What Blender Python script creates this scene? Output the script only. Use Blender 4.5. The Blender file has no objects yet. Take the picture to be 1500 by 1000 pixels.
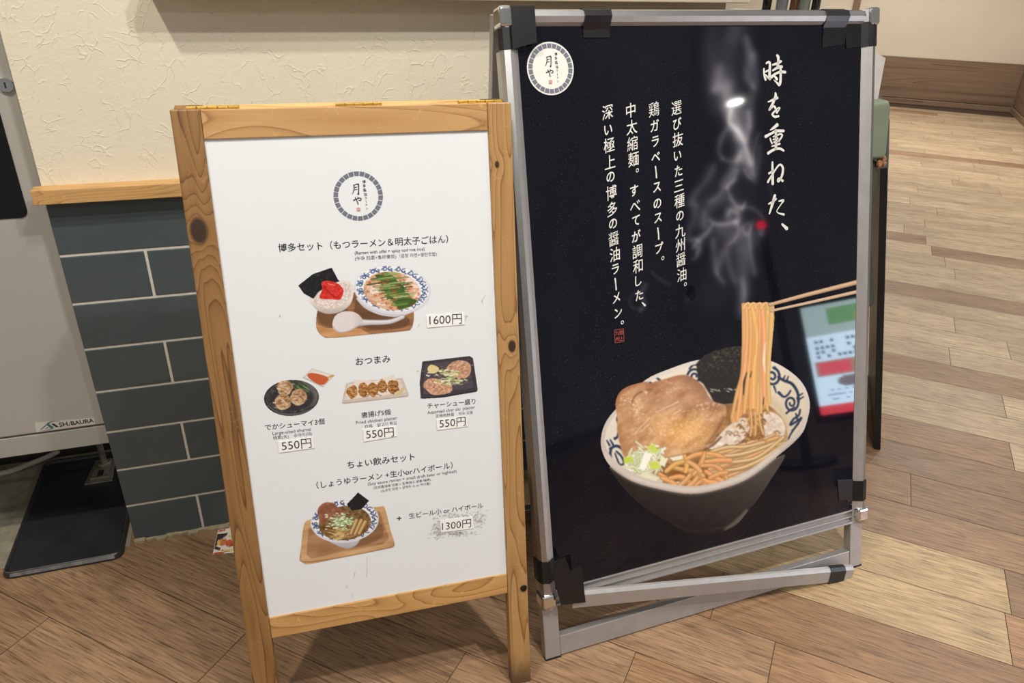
import bpy, bmesh, math, random
import numpy as np
from mathutils import Matrix, Vector

# ------------------------------------------------------------------ camera, world, lights
C = bpy.context.scene.collection
S = bpy.context.scene
FPX = 1100.0
CH = 1.22206
RCAM = np.array([[0.99959, 0.01312, 0.02542], [0.02861, -0.45839, -0.88829], [0.0, 0.88866, -0.45857]])  # right, down, forward
camd = bpy.data.cameras.new('camera')
cam = bpy.data.objects.new('camera', camd)
C.objects.link(cam)
camd.sensor_width = 36.0
camd.lens = FPX / 1500.0 * 36.0
camd.clip_start = 0.02
m3 = np.array([RCAM[0], -RCAM[1], -RCAM[2]]).T
mw = Matrix([[*m3[0], 0], [*m3[1], 0], [*m3[2], CH], [0, 0, 0, 1]])
cam.matrix_world = mw
S.camera = cam

S.view_settings.view_transform = 'Standard'
S.view_settings.look = 'None'
S.view_settings.exposure = 0.0
S.view_settings.gamma = 1.0
S.view_settings.use_curve_mapping = False

world = bpy.data.worlds.new('room_light')
S.world = world
world.use_nodes = True
bg = world.node_tree.nodes['Background']
bg.inputs[0].default_value = (1.0, 0.965, 0.92, 1)
bg.inputs[1].default_value = 0.24


def lamp(name, loc, power, size, color, spread=150):
    d = bpy.data.lights.new(name, 'AREA')
    d.shape = 'DISK'
    d.size = size
    d.energy = power
    d.color = color
    d.spread = math.radians(spread)
    o = bpy.data.objects.new(name, d)
    C.objects.link(o)
    o.location = loc
    return o


WARM = (1.0, 0.965, 0.905)
lamp('downlight_or_fill', (0.73, 0.41, 2.5), 21, 0.08, WARM)
lamp('downlight_or_fill', (0.26, 0.54, 2.5), 10, 0.08, WARM)
lamp('downlight_or_fill', (-0.80, 0.40, 2.5), 17, 0.08, (1.0, 0.93, 0.80))
lamp('downlight_or_fill', (-0.1, -1.5, 2.5), 18, 0.25, WARM)  # unseen soft fill behind the camera, added to lift the upright faces
lamp('downlight_or_fill', (2.3, 2.6, 2.5), 20, 0.12, WARM)
lamp('downlight_or_fill', (3.4, 4.9, 2.5), 28, 0.12, (1.0, 0.975, 0.93))
lamp('downlight_or_fill', (2.9, 6.5, 2.5), 38, 0.12, (1.0, 0.975, 0.93))  # added lamp, there to brighten the far wall
lamp('downlight_or_fill', (4.61, -0.98, 2.5), 25, 0.12, WARM)

# ------------------------------------------------------------------ helpers
random.seed(4)
RNG = np.random.default_rng(7)
BOX_EPS = 0.0


def lin(c):
    out = []
    for v in c[:3]:
        v = v / 255.0
        out.append(v / 12.92 if v <= 0.04045 else ((v + 0.055) / 1.055) ** 2.4)
    return tuple(out)


def lin4(c):
    return (*lin(c), 1.0)


def nlin(a):
    a = np.clip(a / 255.0, 0, 1)
    return np.where(a <= 0.04045, a / 12.92, ((a + 0.055) / 1.055) ** 2.4)


class Frame:
    """A plane in the room: origin, u (along), w (up), n (towards the viewer)."""
    def __init__(s, x, y, yaw, tilt):
        s.yaw, s.tilt = yaw, tilt
        s.o = np.array([x, y, 0.0])
        s.u = np.array([math.cos(yaw), math.sin(yaw), 0])
        b = np.array([-math.sin(yaw), math.cos(yaw), 0])
        s.w = np.array([0, 0, math.cos(tilt)]) + b * math.sin(tilt)
        s.n = np.cross(s.u, s.w)

    def uv(s, px, off=0.0):
        px = np.asarray(px, float)
        d = np.stack([(px[..., 0] - 750) / FPX, (px[..., 1] - 500) / FPX, np.ones(px.shape[:-1])], -1) @ RCAM
        c = np.array([0, 0, CH])
        o = s.o + s.n * off
        t = ((o - c) @ s.n) / (d @ s.n)
        p = c + d * t[..., None] - o
        return np.stack([p @ s.u, p @ s.w], -1)

    def pt(s, u, v, off=0.0):
        return s.o + s.u * u + s.w * v + s.n * off


def ground(px, z=0.0):
    d = np.array([(px[0] - 750) / FPX, (px[1] - 500) / FPX, 1.0]) @ RCAM
    return np.array([0, 0, CH]) + d * ((z - CH) / d[2])


FA = Frame(0.08311, 1.01489, 0.37474, 0.2859)     # poster sign
FW = Frame(-0.37583, 0.84236, 0.28593, 0.2272)    # wooden sign
FT = Frame(-0.85328, 1.31435, 0.32513, 0.0)       # tiled wall


class MB:
    def __init__(s):
        s.v, s.f, s.m = [], [], []

    def add(s, vs, fs, m=0):
        b = len(s.v)
        s.v += [tuple(map(float, v)) for v in vs]
        s.f += [tuple(b + i for i in f) for f in fs]
        s.m += [m] * len(fs)
        return s

    def box(s, lo, hi, m=0):
        x0, y0, z0 = lo
        x1, y1, z1 = hi
        vs = [(x0, y0, z0), (x1, y0, z0), (x1, y1, z0), (x0, y1, z0), (x0, y0, z1), (x1, y0, z1), (x1, y1, z1), (x0, y1, z1)]
        return s.add(vs, [(0, 3, 2, 1), (4, 5, 6, 7), (0, 1, 5, 4), (1, 2, 6, 5), (2, 3, 7, 6), (3, 0, 4, 7)], m)

    def loft(s, rings, m=0, caps=True, closed=True):
        n = len(rings[0])
        vs = [p for r in rings for p in r]
        fs = []
        for k in range(len(rings) - 1):
            for i in range(n if closed else n - 1):
                j = (i + 1) % n
                fs.append((k * n + i, k * n + j, (k + 1) * n + j, (k + 1) * n + i))
        if caps:
            fs.append(tuple(reversed(range(n))))
            fs.append(tuple((len(rings) - 1) * n + i for i in range(n)))
        return s.add(vs, fs, m)

    def prism(s, poly, vec, m=0):
        vec = np.array(vec)
        p = [np.array(q, float) for q in poly]
        return s.loft([p, [q + vec for q in p]], m)

    def cyl(s, a, b, r, r2=None, n=16, m=0):
        a, b = np.array(a, float), np.array(b, float)
        d = (b - a) / np.linalg.norm(b - a)
        t = np.array([1, 0, 0]) if abs(d[0]) < .8 else np.array([0, 1, 0])
        e = np.cross(d, t); e /= np.linalg.norm(e); g = np.cross(d, e)
        r2 = r if r2 is None else r2
        an = [2 * math.pi * i / n for i in range(n)]
        return s.loft([[a + (e * math.cos(t) + g * math.sin(t)) * r for t in an], [b + (e * math.cos(t) + g * math.sin(t)) * r2 for t in an]], m)

    def tube(s, pts, r, n=10, m=0):
        pts = [np.array(p, float) for p in pts]
        rings = []
        for i, p in enumerate(pts):
            d = pts[min(i + 1, len(pts) - 1)] - pts[max(i - 1, 0)]
            d /= np.linalg.norm(d)
            t = np.array([0, 0, 1.0]) if abs(d[2]) < .9 else np.array([1.0, 0, 0])
            e = np.cross(d, t); e /= np.linalg.norm(e); g = np.cross(d, e)
            rr = r[i] if hasattr(r, '__len__') else r
            rings.append([p + (e * math.cos(2 * math.pi * k / n) + g * math.sin(2 * math.pi * k / n)) * rr for k in range(n)])
        return s.loft(rings, m)

    def lathe(s, prof, o, n=24, m=0):
        rings = [[(o[0] + r * math.cos(2 * math.pi * k / n), o[1] + r * math.sin(2 * math.pi * k / n), o[2] + z) for k in range(n)] for r, z in prof]
        return s.loft(rings, m)

    def build(s, name, mats, parent=None, bevel=0.0, smooth=False, seg=2):
        me = bpy.data.meshes.new(name)
        me.from_pydata(s.v, [], s.f)
        mats = mats if isinstance(mats, (list, tuple)) else [mats]
        for mt in mats:
            me.materials.append(mt)
        me.polygons.foreach_set('material_index', s.m)
        if smooth:
            me.polygons.foreach_set('use_smooth', [True] * len(me.polygons))
        bm = bmesh.new(); bm.from_mesh(me)
        bmesh.ops.recalc_face_normals(bm, faces=bm.faces)
        bm.to_mesh(me); bm.free()
        me.update()
        o = bpy.data.objects.new(name, me)
        C.objects.link(o)
        if parent is not None:
            o.parent = parent
        if bevel:
            md = o.modifiers.new('bevel', 'BEVEL')
            md.width = bevel
            md.segments = seg
            md.limit_method = 'ANGLE'
            md.angle_limit = math.radians(35)
            md.harden_normals = False
        return o


def tag(o, label=None, cat=None, group=None, kind=None):
    if label: o['label'] = label
    if cat: o['category'] = cat
    if group: o['group'] = group
    if kind: o['kind'] = kind
    return o


def empty(name, loc, rz=0.0):
    o = bpy.data.objects.new(name, None)
    o.empty_display_size = 0.05
    C.objects.link(o)
    o.location = loc
    o.rotation_euler = (0, 0, rz)
    return o


# ------------------------------------------------------------------ materials
class NT:
    def __init__(s, name):
        s.mat = bpy.data.materials.new(name)
        s.mat.use_nodes = True
        s.t = s.mat.node_tree
        s.p = s.t.nodes['Principled BSDF']

    def n(s, typ, **kw):
        nd = s.t.nodes.new('ShaderNode' + typ)
        for k, v in kw.items():
            setattr(nd, k, v)
        return nd

    def l(s, a, b):
        s.t.links.new(a, b)

    def val(s, sock, v):
        if hasattr(v, 'is_linked') or isinstance(v, bpy.types.NodeSocket):
            s.l(v, sock)
        else:
            sock.default_value = v

    def math(s, op, a, b=0.0, c=0.0):
        nd = s.n('Math', operation=op)
        s.val(nd.inputs[0], a); s.val(nd.inputs[1], b); s.val(nd.inputs[2], c)
        return nd.outputs[0]

    def mix(s, f, a, b, mode='MIX'):
        nd = s.n('Mix', data_type='RGBA', blend_type=mode)
        s.val(nd.inputs[0], f); s.val(nd.inputs[6], a); s.val(nd.inputs[7], b)
        return nd.outputs[2]

    def coords(s, scale=(1, 1, 1), loc=(0, 0, 0), kind='Object'):
        tc = s.n('TexCoord')
        mp = s.n('Mapping')
        mp.inputs['Scale'].default_value = scale
        mp.inputs['Location'].default_value = loc
        s.l(tc.outputs[kind], mp.inputs[0])
        return mp.outputs[0]

    def noise(s, vec, scale, detail=3, rough=.5, dist=0.0):
        nd = s.n('TexNoise')
        s.l(vec, nd.inputs['Vector'])
        nd.inputs['Scale'].default_value = scale
        nd.inputs['Detail'].default_value = detail
        nd.inputs['Roughness'].default_value = rough
        nd.inputs['Distortion'].default_value = dist
        return nd.outputs[0]

    def ramp(s, f, stops):
        nd = s.n('ValToRGB')
        e = nd.color_ramp.elements
        while len(e) < len(stops):
            e.new(0.5)
        for i, (p, c) in enumerate(stops):
            e[i].position = p
            e[i].color = c if len(c) == 4 else (*c, 1)
        s.l(f, nd.inputs[0])
        return nd.outputs[0]

    def bump(s, h, strength, dist=0.001):
        nd = s.n('Bump')
        nd.inputs['Strength'].default_value = strength
        nd.inputs['Distance'].default_value = dist
        s.l(h, nd.inputs['Height'])
        s.l(nd.outputs[0], s.p.inputs['Normal'])

    def set(s, color=None, rough=None, metal=None, spec=None):
        if color is not None: s.val(s.p.inputs['Base Color'], color)
        if rough is not None: s.val(s.p.inputs['Roughness'], rough)
        if metal is not None: s.p.inputs['Metallic'].default_value = metal
        if spec is not None: s.p.inputs['Specular IOR Level'].default_value = spec
        return s.mat


def flat(name, c, rough=.5, metal=0.0, spec=.5, var=0.06, scale=30):
    """Plain colour with a little procedural unevenness."""
    t = NT(name)
    nz = t.noise(t.coords(), scale, 3)
    a = lin4([v * (1 - var) for v in c]); b = lin4([min(255, v * (1 + var)) for v in c])
    return t.set(t.mix(nz, a, b), rough, metal, spec)


def emit(name, c, strength):
    t = NT(name)
    t.p.inputs['Base Color'].default_value = (0, 0, 0, 1)
    t.p.inputs['Emission Color'].default_value = lin4(c)
    t.p.inputs['Emission Strength'].default_value = strength
    return t.mat


def wood(name, axis, light, mid, dark, freq=7.0, scale=10.0, stretch=0.13, knots=(), loc=(0, 0, 0), rough=.45, line=.78, wear=None):
    """Flat-sawn softwood: dark contour lines of a stretched noise field, with optional knots (x, z, r)."""
    t = NT(name)
    sc = [1.0, 1.0, 1.0]
    sc['xyz'.index(axis)] = stretch
    v = t.coords(sc, loc)
    n1 = t.noise(v, scale, 1.5, .45, .35)
    ph = t.math('MULTIPLY', n1, freq)
    dk = 0.0
    if knots:
        tc = t.n('TexCoord')
        sep = t.n('SeparateXYZ')
        t.l(tc.outputs['Object'], sep.inputs[0])
        for (kx, kz, r) in knots:
            dx = t.math('SUBTRACT', sep.outputs[0], kx)
            dz = t.math('MULTIPLY', t.math('SUBTRACT', sep.outputs[2], kz), .62)
            d = t.math('SQRT', t.math('ADD', t.math('MULTIPLY', dx, dx), t.math('MULTIPLY', dz, dz)))
            g = t.math('EXPONENT', t.math('MULTIPLY', d, -1 / (r * 2.2)))
            ph = t.math('ADD', ph, t.math('MULTIPLY', g, 4.5 * min(1.0, r / .0125) ** 1.5))
            mr = t.n('MapRange', interpolation_type='SMOOTHSTEP')
            t.l(d, mr.inputs[0])
            mr.inputs[1].default_value = r * .65; mr.inputs[2].default_value = r * 1.1
            mr.inputs[3].default_value = 1; mr.inputs[4].default_value = 0
            dk = t.math('MAXIMUM', mr.outputs[0], dk)
    fr = t.math('FRACT', ph)
    fr = t.math('FRACT', t.math('MULTIPLY', ph, 1.7))
    col = t.ramp(fr, [(0.0, lin4(light)), (.62, lin4([(a + b) / 2 for a, b in zip(mid, light)])), (.84, lin4(mid)), (.925, lin4([(a * .35 + b * .65) for a, b in zip(mid, dark)])), (.955, lin4(dark)), (.985, lin4([(a + b) / 2 for a, b in zip(mid, light)]))])
    sc2 = [260.0] * 3
    sc2['xyz'.index(axis)] = 9.0
    fine = t.noise(t.coords(sc2), 1.0, 2)
    col = t.mix(.16, col, t.ramp(fine, [(.3, lin4(dark)), (.7, lin4(light))]))
    blot = t.noise(t.coords(), 7.0, 3)
    col = t.mix(t.math('MULTIPLY', blot, .35), col, lin4([x * .86 for x in mid]))
    # pale scratches and nicks
    scr = t.n('TexVoronoi', feature='DISTANCE_TO_EDGE')
    t.l(t.coords((55, 55, 55), (3, 1, 2)), scr.inputs['Vector'])
    scr.inputs['Scale'].default_value = 1.0
    gate = t.math('GREATER_THAN', t.noise(t.coords(), 38, 2), .60)
    sm = t.math('MULTIPLY', t.math('LESS_THAN', scr.outputs['Distance'], .018), gate)
    col = t.mix(t.math('MULTIPLY', sm, .30), col, lin4([min(255, x * 1.18) for x in light]))
    if knots:
        col = t.mix(dk, col, lin4((58, 40, 28)))
    if wear is not None:
        tc = t.n('TexCoord'); sep = t.n('SeparateXYZ')
        t.l(tc.outputs['Object'], sep.inputs[0])
        h = t.math('ADD', sep.outputs[2], t.math('MULTIPLY', t.noise(t.coords((60, 60, 25)), 1.0, 3), .05))
        mr = t.n('MapRange', interpolation_type='SMOOTHSTEP')
        t.l(h, mr.inputs[0])
        mr.inputs[1].default_value = wear - .02; mr.inputs[2].default_value = wear + .05
        mr.inputs[3].default_value = .85; mr.inputs[4].default_value = 0
        col = t.mix(mr.outputs[0], col, lin4((70, 52, 36)))
    t.bump(fr, .12, .0006)
    return t.set(col, rough, 0, .45)


# plaster: trowelled relief
t = NT('cream_plaster')
v = t.coords()
wn = t.n('TexNoise'); t.l(v, wn.inputs['Vector']); wn.inputs['Scale'].default_value = 9; wn.inputs['Detail'].default_value = 4
warp = t.n('VectorMath', operation='MULTIPLY_ADD')
t.l(wn.outputs[1], warp.inputs[0]); warp.inputs[1].default_value = (.16, .16, .16); t.l(v, warp.inputs[2])
vo = t.n('TexVoronoi', feature='DISTANCE_TO_EDGE')
t.l(warp.outputs[0], vo.inputs['Vector']); vo.inputs['Scale'].default_value = 27
ridge = t.ramp(vo.outputs['Distance'], [(0.0, (1, 1, 1)), (.045, (0, 0, 0))])
gate = t.ramp(t.noise(v, 24, 2), [(.47, (0, 0, 0)), (.58, (1, 1, 1))])
rg = t.mix(1.0, ridge, gate, 'MULTIPLY')
grain = t.noise(v, 170, 4, .6)
mid = t.noise(warp.outputs[0], 45, 3)
h = t.math('ADD', t.math('MULTIPLY', rg, 1.3), t.math('ADD', t.math('MULTIPLY', grain, .8), t.math('MULTIPLY', mid, .9)))
t.bump(h, .34, .0018)
speck = t.math('GREATER_THAN', t.noise(v, 210, 1), .775)
col = t.mix(t.noise(v, 3, 2), lin4((240, 231, 210)), lin4((230, 220, 197)))
M_PLASTER = t.set(t.mix(t.math('MULTIPLY', speck, .5), col, lin4((120, 100, 75))), .85, 0, .2)

# glazed slate tile, softly wavy
t = NT('slate_tile')
v = t.coords()
col = t.mix(t.noise(v, 6, 3), lin4((68, 78, 82)), lin4((82, 92, 94)))
t.bump(t.noise(t.coords((1, 1, 2.2)), 14, 1), .25, .006)
M_TILE = t.set(col, .30, 0, .5)
M_GROUT = flat('grout', (212, 206, 194), .9, var=.1, scale=120)
M_DIRTY = flat('dirty_mortar', (150, 138, 112), .95, var=.35, scale=90)

M_OAK = wood('oak_trim', 'x', (222, 178, 118), (205, 158, 98), (168, 120, 68), freq=9, scale=22, line=.6)

# floor planks
t = NT('floor_planks')
at = t.n('Attribute', attribute_name='tone')
sd = t.n('Attribute', attribute_name='seed')
tc = t.n('TexCoord')
add = t.n('VectorMath', operation='ADD')
t.l(tc.outputs['Object'], add.inputs[0]); t.l(sd.outputs['Vector'], add.inputs[1])
def pmap(sc):
    mp = t.n('Mapping'); mp.inputs['Scale'].default_value = sc
    t.l(add.outputs[0], mp.inputs[0])
    return mp.outputs[0]
n1 = t.noise(pmap((1.3, 9, 9)), 1.0, 2, .5, .6)
fr = t.math('FRACT', t.math('MULTIPLY', n1, 12.0))
fine = t.noise(pmap((13, 330, 330)), 1.0, 3, .65)
fine2 = t.noise(pmap((5, 90, 90)), 1.0, 4, .6)
blot = t.noise(pmap((3, 10, 10)), 1.0, 4)
g1 = t.ramp(fr, [(0, (.5, .5, .5)), (.7, (.56, .56, .56)), (.88, (.26, .26, .26)), (1, (.5, .5, .5))])
g2 = t.ramp(fine, [(.34, (.12, .12, .12)), (.50, (.53, .53, .53)), (.70, (.72, .72, .72))])
g3 = t.ramp(fine2, [(.3, (.34, .34, .34)), (.7, (.62, .62, .62))])
g4 = t.ramp(blot, [(.25, (.40, .36, .33)), (.7, (.60, .59, .57))])
c0 = t.mix(.30, at.outputs['Color'], g1, 'OVERLAY')
c0 = t.mix(.72, c0, g2, 'OVERLAY')
c0 = t.mix(.45, c0, g3, 'OVERLAY')
c0 = t.mix(.85, c0, g4, 'OVERLAY')
t.bump(fine, .18, .0006)
M_FLOOR = t.set(c0, t.ramp(blot, [(.3, (.38, .38, .38)), (.7, (.52, .52, .52))]), 0, .4)
M_GAP = flat('plank_gap', (70, 52, 38), .8)


def rotx(o, frame):
    o.rotation_euler = (-frame.tilt, 0, 0)
    return o


# ------------------------------------------------------------------ setting: floor
PY = -0.42438
Q0, QW, PL = 1.508, 0.1495, 0.93
JOINT = {0: .503, 1: -.12, 2: .31, 3: .86, 4: .571, 5: .05, 6: -.35, 7: .90, 9: .637, 10: .47, 15: .466, 17: .392, 19: .393, 21: .46, 24: .367, 26: .571,
         -1: .490, -2: -.075, -3: .057, -4: -.19, -5: -.491, -6: -.908, -7: -1.29}
LIGHT, TAN, BROWN, DEEP, RUST = (174, 154, 126), (174, 150, 114), (140, 113, 87), (138, 112, 88), (146, 114, 84)
def tone_of(k, a):
    if k <= -4: return BROWN if a < .1 else RUST
    if k in (-3,): return RUST if a > .06 else BROWN
    if k == -2: return RUST
    if k == -1: return TAN if a < .49 else RUST
    if k == 0: return TAN if a < .5 and a > -.3 else BROWN
    if k in (1, 2): return BROWN
    if k == 3: return BROWN
    if k == 4: return BROWN if a < .57 else LIGHT
    if k in (5, 6): return LIGHT
    if k == 7: return BROWN
    if k in (12, 16): return BROWN if a > .45 else LIGHT
    if k in (11, 17): return BROWN if a < .4 else LIGHT
    return LIGHT if random.random() < .86 else BROWN
vs, fs, tones, seeds = [], [], [], []
for k in range(-14, 46):
    q = Q0 + QW * k
    j0 = JOINT.get(k, random.uniform(-.5, .5))
    i0 = math.floor((-3.6 - j0) / PL); i1 = math.ceil((4.6 - j0) / PL)
    for i in range(i0, i1):
        a0, a1 = j0 + PL * i, j0 + PL * (i + 1)
        g = .0007
        b = len(vs)
        vs += [(a0 + g, q + g, 0), (a1 - g, q + g, 0), (a1 - g, q + QW - g, 0), (a0 + g, q + QW - g, 0)]
        fs.append((b, b + 1, b + 2, b + 3))
        c = np.array(tone_of(k, (a0 + a1) / 2), float) * random.uniform(.94, 1.05)
        tones += [(*lin(c), 1)] * 1
        seeds.append((random.uniform(0, 40), random.uniform(0, 40), 0))
me = bpy.data.meshes.new('floor')
nb = len(vs)
vs += [(-4.8, -1, -.002), (6, -1, -.002), (6, 9, -.002), (-4.8, 9, -.002)]
fs.append((nb, nb + 1, nb + 2, nb + 3)); tones.append((0, 0, 0, 1)); seeds.append((0, 0, 0))
me.from_pydata(vs, [], fs)
me.materials.append(M_FLOOR); me.materials.append(M_GAP)
me.polygons[len(fs) - 1].material_index = 1
a = me.attributes.new('tone', 'FLOAT_COLOR', 'FACE'); a.data.foreach_set('color', np.array(tones, 'f').ravel())
a = me.attributes.new('seed', 'FLOAT_VECTOR', 'FACE'); a.data.foreach_set('vector', np.array(seeds, 'f').ravel())
floor = bpy.data.objects.new('floor', me); C.objects.link(floor)
floor.rotation_euler = (0, 0, PY)
tag(floor, 'brown and tan wood plank floor', 'floor', kind='structure')

# ------------------------------------------------------------------ setting: near wall with tiles, oak cap and ledge
root = empty('wall_left', tuple(FT.o), FT.yaw)
tag(root, 'cream plaster wall with a slate tile lower part', 'wall', kind='structure')
UR = 1.36
MB().box((0, 0.004, .79), (UR, .22, 2.5)).build('plaster', M_PLASTER, root)
MB().box((0.0006, -0.0006, 0.004), (UR, .22, .79)).build('grout_bed', M_GROUT, root)
tl = MB()
TS, TZ, TU, GW = .09919, .69648, .1471, .0050
for r in range(-1, 7):
    ztop, zbot = TZ - TS * r - GW / 2, TZ - TS * (r + 1) + GW / 2
    if r == -1: ztop = .802
    zbot = max(zbot, .004)
    if ztop - zbot < .02: continue
    off = TU if r % 2 == 0 else TU * 2
    edges = [0.0] + [off + 2 * TU * i for i in range(9)]
    for e0, e1 in zip(edges[:-1], edges[1:]):
        u0 = e0 + (GW / 2 if e0 > 0 else 0); u1 = min(e1 - GW / 2, UR)
        if u1 - u0 > .01:
            tl.box((u0, -.002, zbot), (u1, .010, ztop))
tl.build('tile_cladding', M_TILE, root, bevel=.0016)
mm = MB()
for i in range(60):
    u = UR * i / 60
    w_ = random.uniform(.004, .013)
    mm.box((u, -.004 - w_, 0.0), (u + UR / 60, -.0015, random.uniform(.004, .009)))
mm.build('mortar_line', M_DIRTY, root)

tr = empty('trim_1', tuple(FT.pt(0, .803)), FT.yaw)
tag(tr, 'oak cap rail along the top of the slate tiles', 'trim', kind='structure')
MB().box((-.012, -.028, 0), (UR, .004, .0265)).build('cap_rail', M_OAK, tr, bevel=.0012)

tr = empty('trim_2', tuple(FT.pt(0, 1.1435)), FT.yaw)
tag(tr, 'pale ledge projecting from the cream wall at the top edge', 'trim', kind='structure')
M_LEDGE = flat('pale_ledge', (214, 198, 178), .6)
MB().box((.235, -.054, 0), (UR + .02, .004, .035)).build('ledge', M_LEDGE, tr, bevel=.002)

wa = empty('wall_alcove', tuple(FT.pt(0, 0)), FT.yaw)
tag(wa, 'wall behind the ticket machine, its shade put into a dark colour', 'wall', kind='structure')
MB().box((-1.2, .40, 0), (0, .44, 2.5)).build('alcove_back', flat('alcove_shade', (60, 58, 56), .9), wa)  # shade of the alcove is put into the wall colour
ap = MB()
ap.box((-1.1, -.015, 0.0), (-.01, .40, .0012))
ap.build('alcove_floor', flat('worn_concrete', (128, 122, 106), .9, var=.35, scale=26), wa)

# ------------------------------------------------------------------ setting: far room
gl = np.array([3.674, 7.795, 0]); gc = np.array([4.674, 7.403, 0])
dr = (gc - gl) / np.linalg.norm(gc - gl)
fyaw = math.atan2(dr[1], dr[0])
M_FARWALL = flat('far_wall_paint', (220, 208, 188), .8, var=.03, scale=3)
M_WALNUT = wood('walnut_board', 'x', (148, 122, 98), (126, 102, 82), (98, 76, 60), freq=8, scale=7, stretch=.035, line=.6)
M_WALNUT2 = wood('walnut_board_side', 'y', (148, 122, 98), (126, 102, 82), (98, 76, 60), freq=8, scale=7, stretch=.035, line=.6)
wb = empty('wall_back', tuple(gc), fyaw)
tag(wb, 'cream far wall above a walnut skirting', 'wall', kind='structure')
MB().box((-4.6, 0.03, 0), (0.03, .15, 2.5)).build('plaster', M_FARWALL, wb)
bb = empty('baseboard_back', tuple(gc), fyaw)
tag(bb, 'tall walnut grained skirting along the far wall', 'baseboard', kind='structure')
MB().box((-4.6, 0.005, .055), (0, .03, .43)).build('board', M_WALNUT, bb, bevel=.003)
MB().box((-4.6, -.012, 0), (0, .03, .05)).build('lip', M_WALNUT, bb, bevel=.003)
wr = empty('wall_right', tuple(gc), fyaw)
tag(wr, 'wall of the side return at the far right', 'wall', kind='structure')
MB().box((0.03, -4.0, 0), (.15, 0.03, 2.5)).build('plaster', M_FARWALL, wr)
bb = empty('baseboard_right', tuple(gc), fyaw)
tag(bb, 'walnut skirting of the return at the far right', 'baseboard', kind='structure')
MB().box((0.005, -4.0, .055), (.03, 0.005, .43)).build('board', M_WALNUT2, bb, bevel=.003)
MB().box((-.012, -4.0, 0), (.03, -.012, .05)).build('lip', M_WALNUT2, bb, bevel=.003)
# slim brown upright on the far wall just above the poster corner

# ------------------------------------------------------------------ lettering: glyph outlines from the built-in font
_fc = bpy.data.curves.new('glyph', 'FONT')
_fc.resolution_u = 3
_fo = bpy.data.objects.new('glyph', _fc)
C.objects.link(_fo)
_cache = {}
def glyphs(text, weight=0.0):
    """(verts Nx2, faces) of a filled text outline, em size 1."""
    key = (text, weight)
    if key not in _cache:
        _fc.body = text
        _fc.offset = weight
        _fc.fill_mode = 'FRONT'
        bpy.context.view_layer.update()
        ev = _fo.evaluated_get(bpy.context.evaluated_depsgraph_get())
        me = ev.to_mesh()
        v = np.array([tuple(p.co)[:2] for p in me.vertices]).reshape(-1, 2)
        f = [tuple(p.vertices) for p in me.polygons]
        ev.to_mesh_clear()
        _cache[key] = (v, f)
    return _cache[key]


def put2d(mb, P2, faces, y, m=0):
    """Flat print in a sign's own (u, v) plane at depth y (negative = towards the viewer)."""
    mb.add([(p[0], y, p[1]) for p in P2], [f if True else f for f in faces], m)


def text_line(mb, frame, text, pl, pr, y, weight=0.0, m=0, hs=1.0):
    v, f = glyphs(text, weight)
    a, b = frame.uv(np.array(pl, float), -y), frame.uv(np.array(pr, float), -y)
    lo, hi = v.min(0), v.max(0)
    d = b - a
    k = np.linalg.norm(d) / (hi[0] - lo[0])
    e = d / np.linalg.norm(d); g = np.array([-e[1], e[0]])
    w = (v - [lo[0], (lo[1] + hi[1]) / 2]) * k
    put2d(mb, a + np.outer(w[:, 0], e) + np.outer(w[:, 1] * hs, g), f, y, m)


def text_glyph(mb, frame, ch, px, em, y, weight=0.0, m=0, shear=0.0, narrow=1.0, bend=0.0):
    v, f = glyphs(ch, weight)
    lo, hi = v.min(0), v.max(0)
    w = (v - (lo + hi) / 2) * em
    w = np.stack([w[:, 0] * narrow + bend * w[:, 1], w[:, 1] + shear * w[:, 0]], -1)
    put2d(mb, frame.uv(np.array(px, float), -y) + w, f, y, m)


def brush(mb, pts, widths, y, m=0):
    """One brush stroke through 2D points with a width at each, round ended."""
    pts = np.array(pts, float); widths = np.array(widths, float)
    n = len(pts)
    tt = np.linspace(0, n - 1, (n - 1) * 6 + 1)
    P = []
    W_ = []
    for q in tt:
        i = min(int(q), n - 2); s = q - i
        p0, p1, p2, p3 = pts[max(i - 1, 0)], pts[i], pts[i + 1], pts[min(i + 2, n - 1)]
        P.append(.5 * (2 * p1 + (p2 - p0) * s + (2 * p0 - 5 * p1 + 4 * p2 - p3) * s * s + (3 * p1 - p0 - 3 * p2 + p3) * s ** 3))
        W_.append(widths[i] * (1 - s) + widths[i + 1] * s)
    P = np.array(P); W_ = np.array(W_) / 2
    D = np.gradient(P, axis=0); D /= np.linalg.norm(D, axis=1)[:, None] + 1e-9
    N = np.stack([-D[:, 1], D[:, 0]], -1)
    L, R = P + N * W_[:, None], P - N * W_[:, None]
    vs = []; fs = []
    for i in range(len(P)):
        vs += [(L[i][0], y, L[i][1]), (R[i][0], y, R[i][1])]
        if i: fs.append((2 * i - 2, 2 * i - 1, 2 * i + 1, 2 * i))
    for idx, sgn in ((0, -1), (len(P) - 1, 1)):
        b = len(vs)
        a0 = math.atan2(N[idx][1], N[idx][0])
        for k in range(9):
            an = a0 - sgn * math.pi * k / 8
            vs.append((P[idx][0] + math.cos(an) * W_[idx], y, P[idx][1] + math.sin(an) * W_[idx]))
        fs.append(tuple(range(b, b + 9)))
    mb.add(vs, fs, m)


def zpx(pts, ox, oy, s):
    return [(ox + p[0] / s, oy + p[1] / s) for p in pts]


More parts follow.
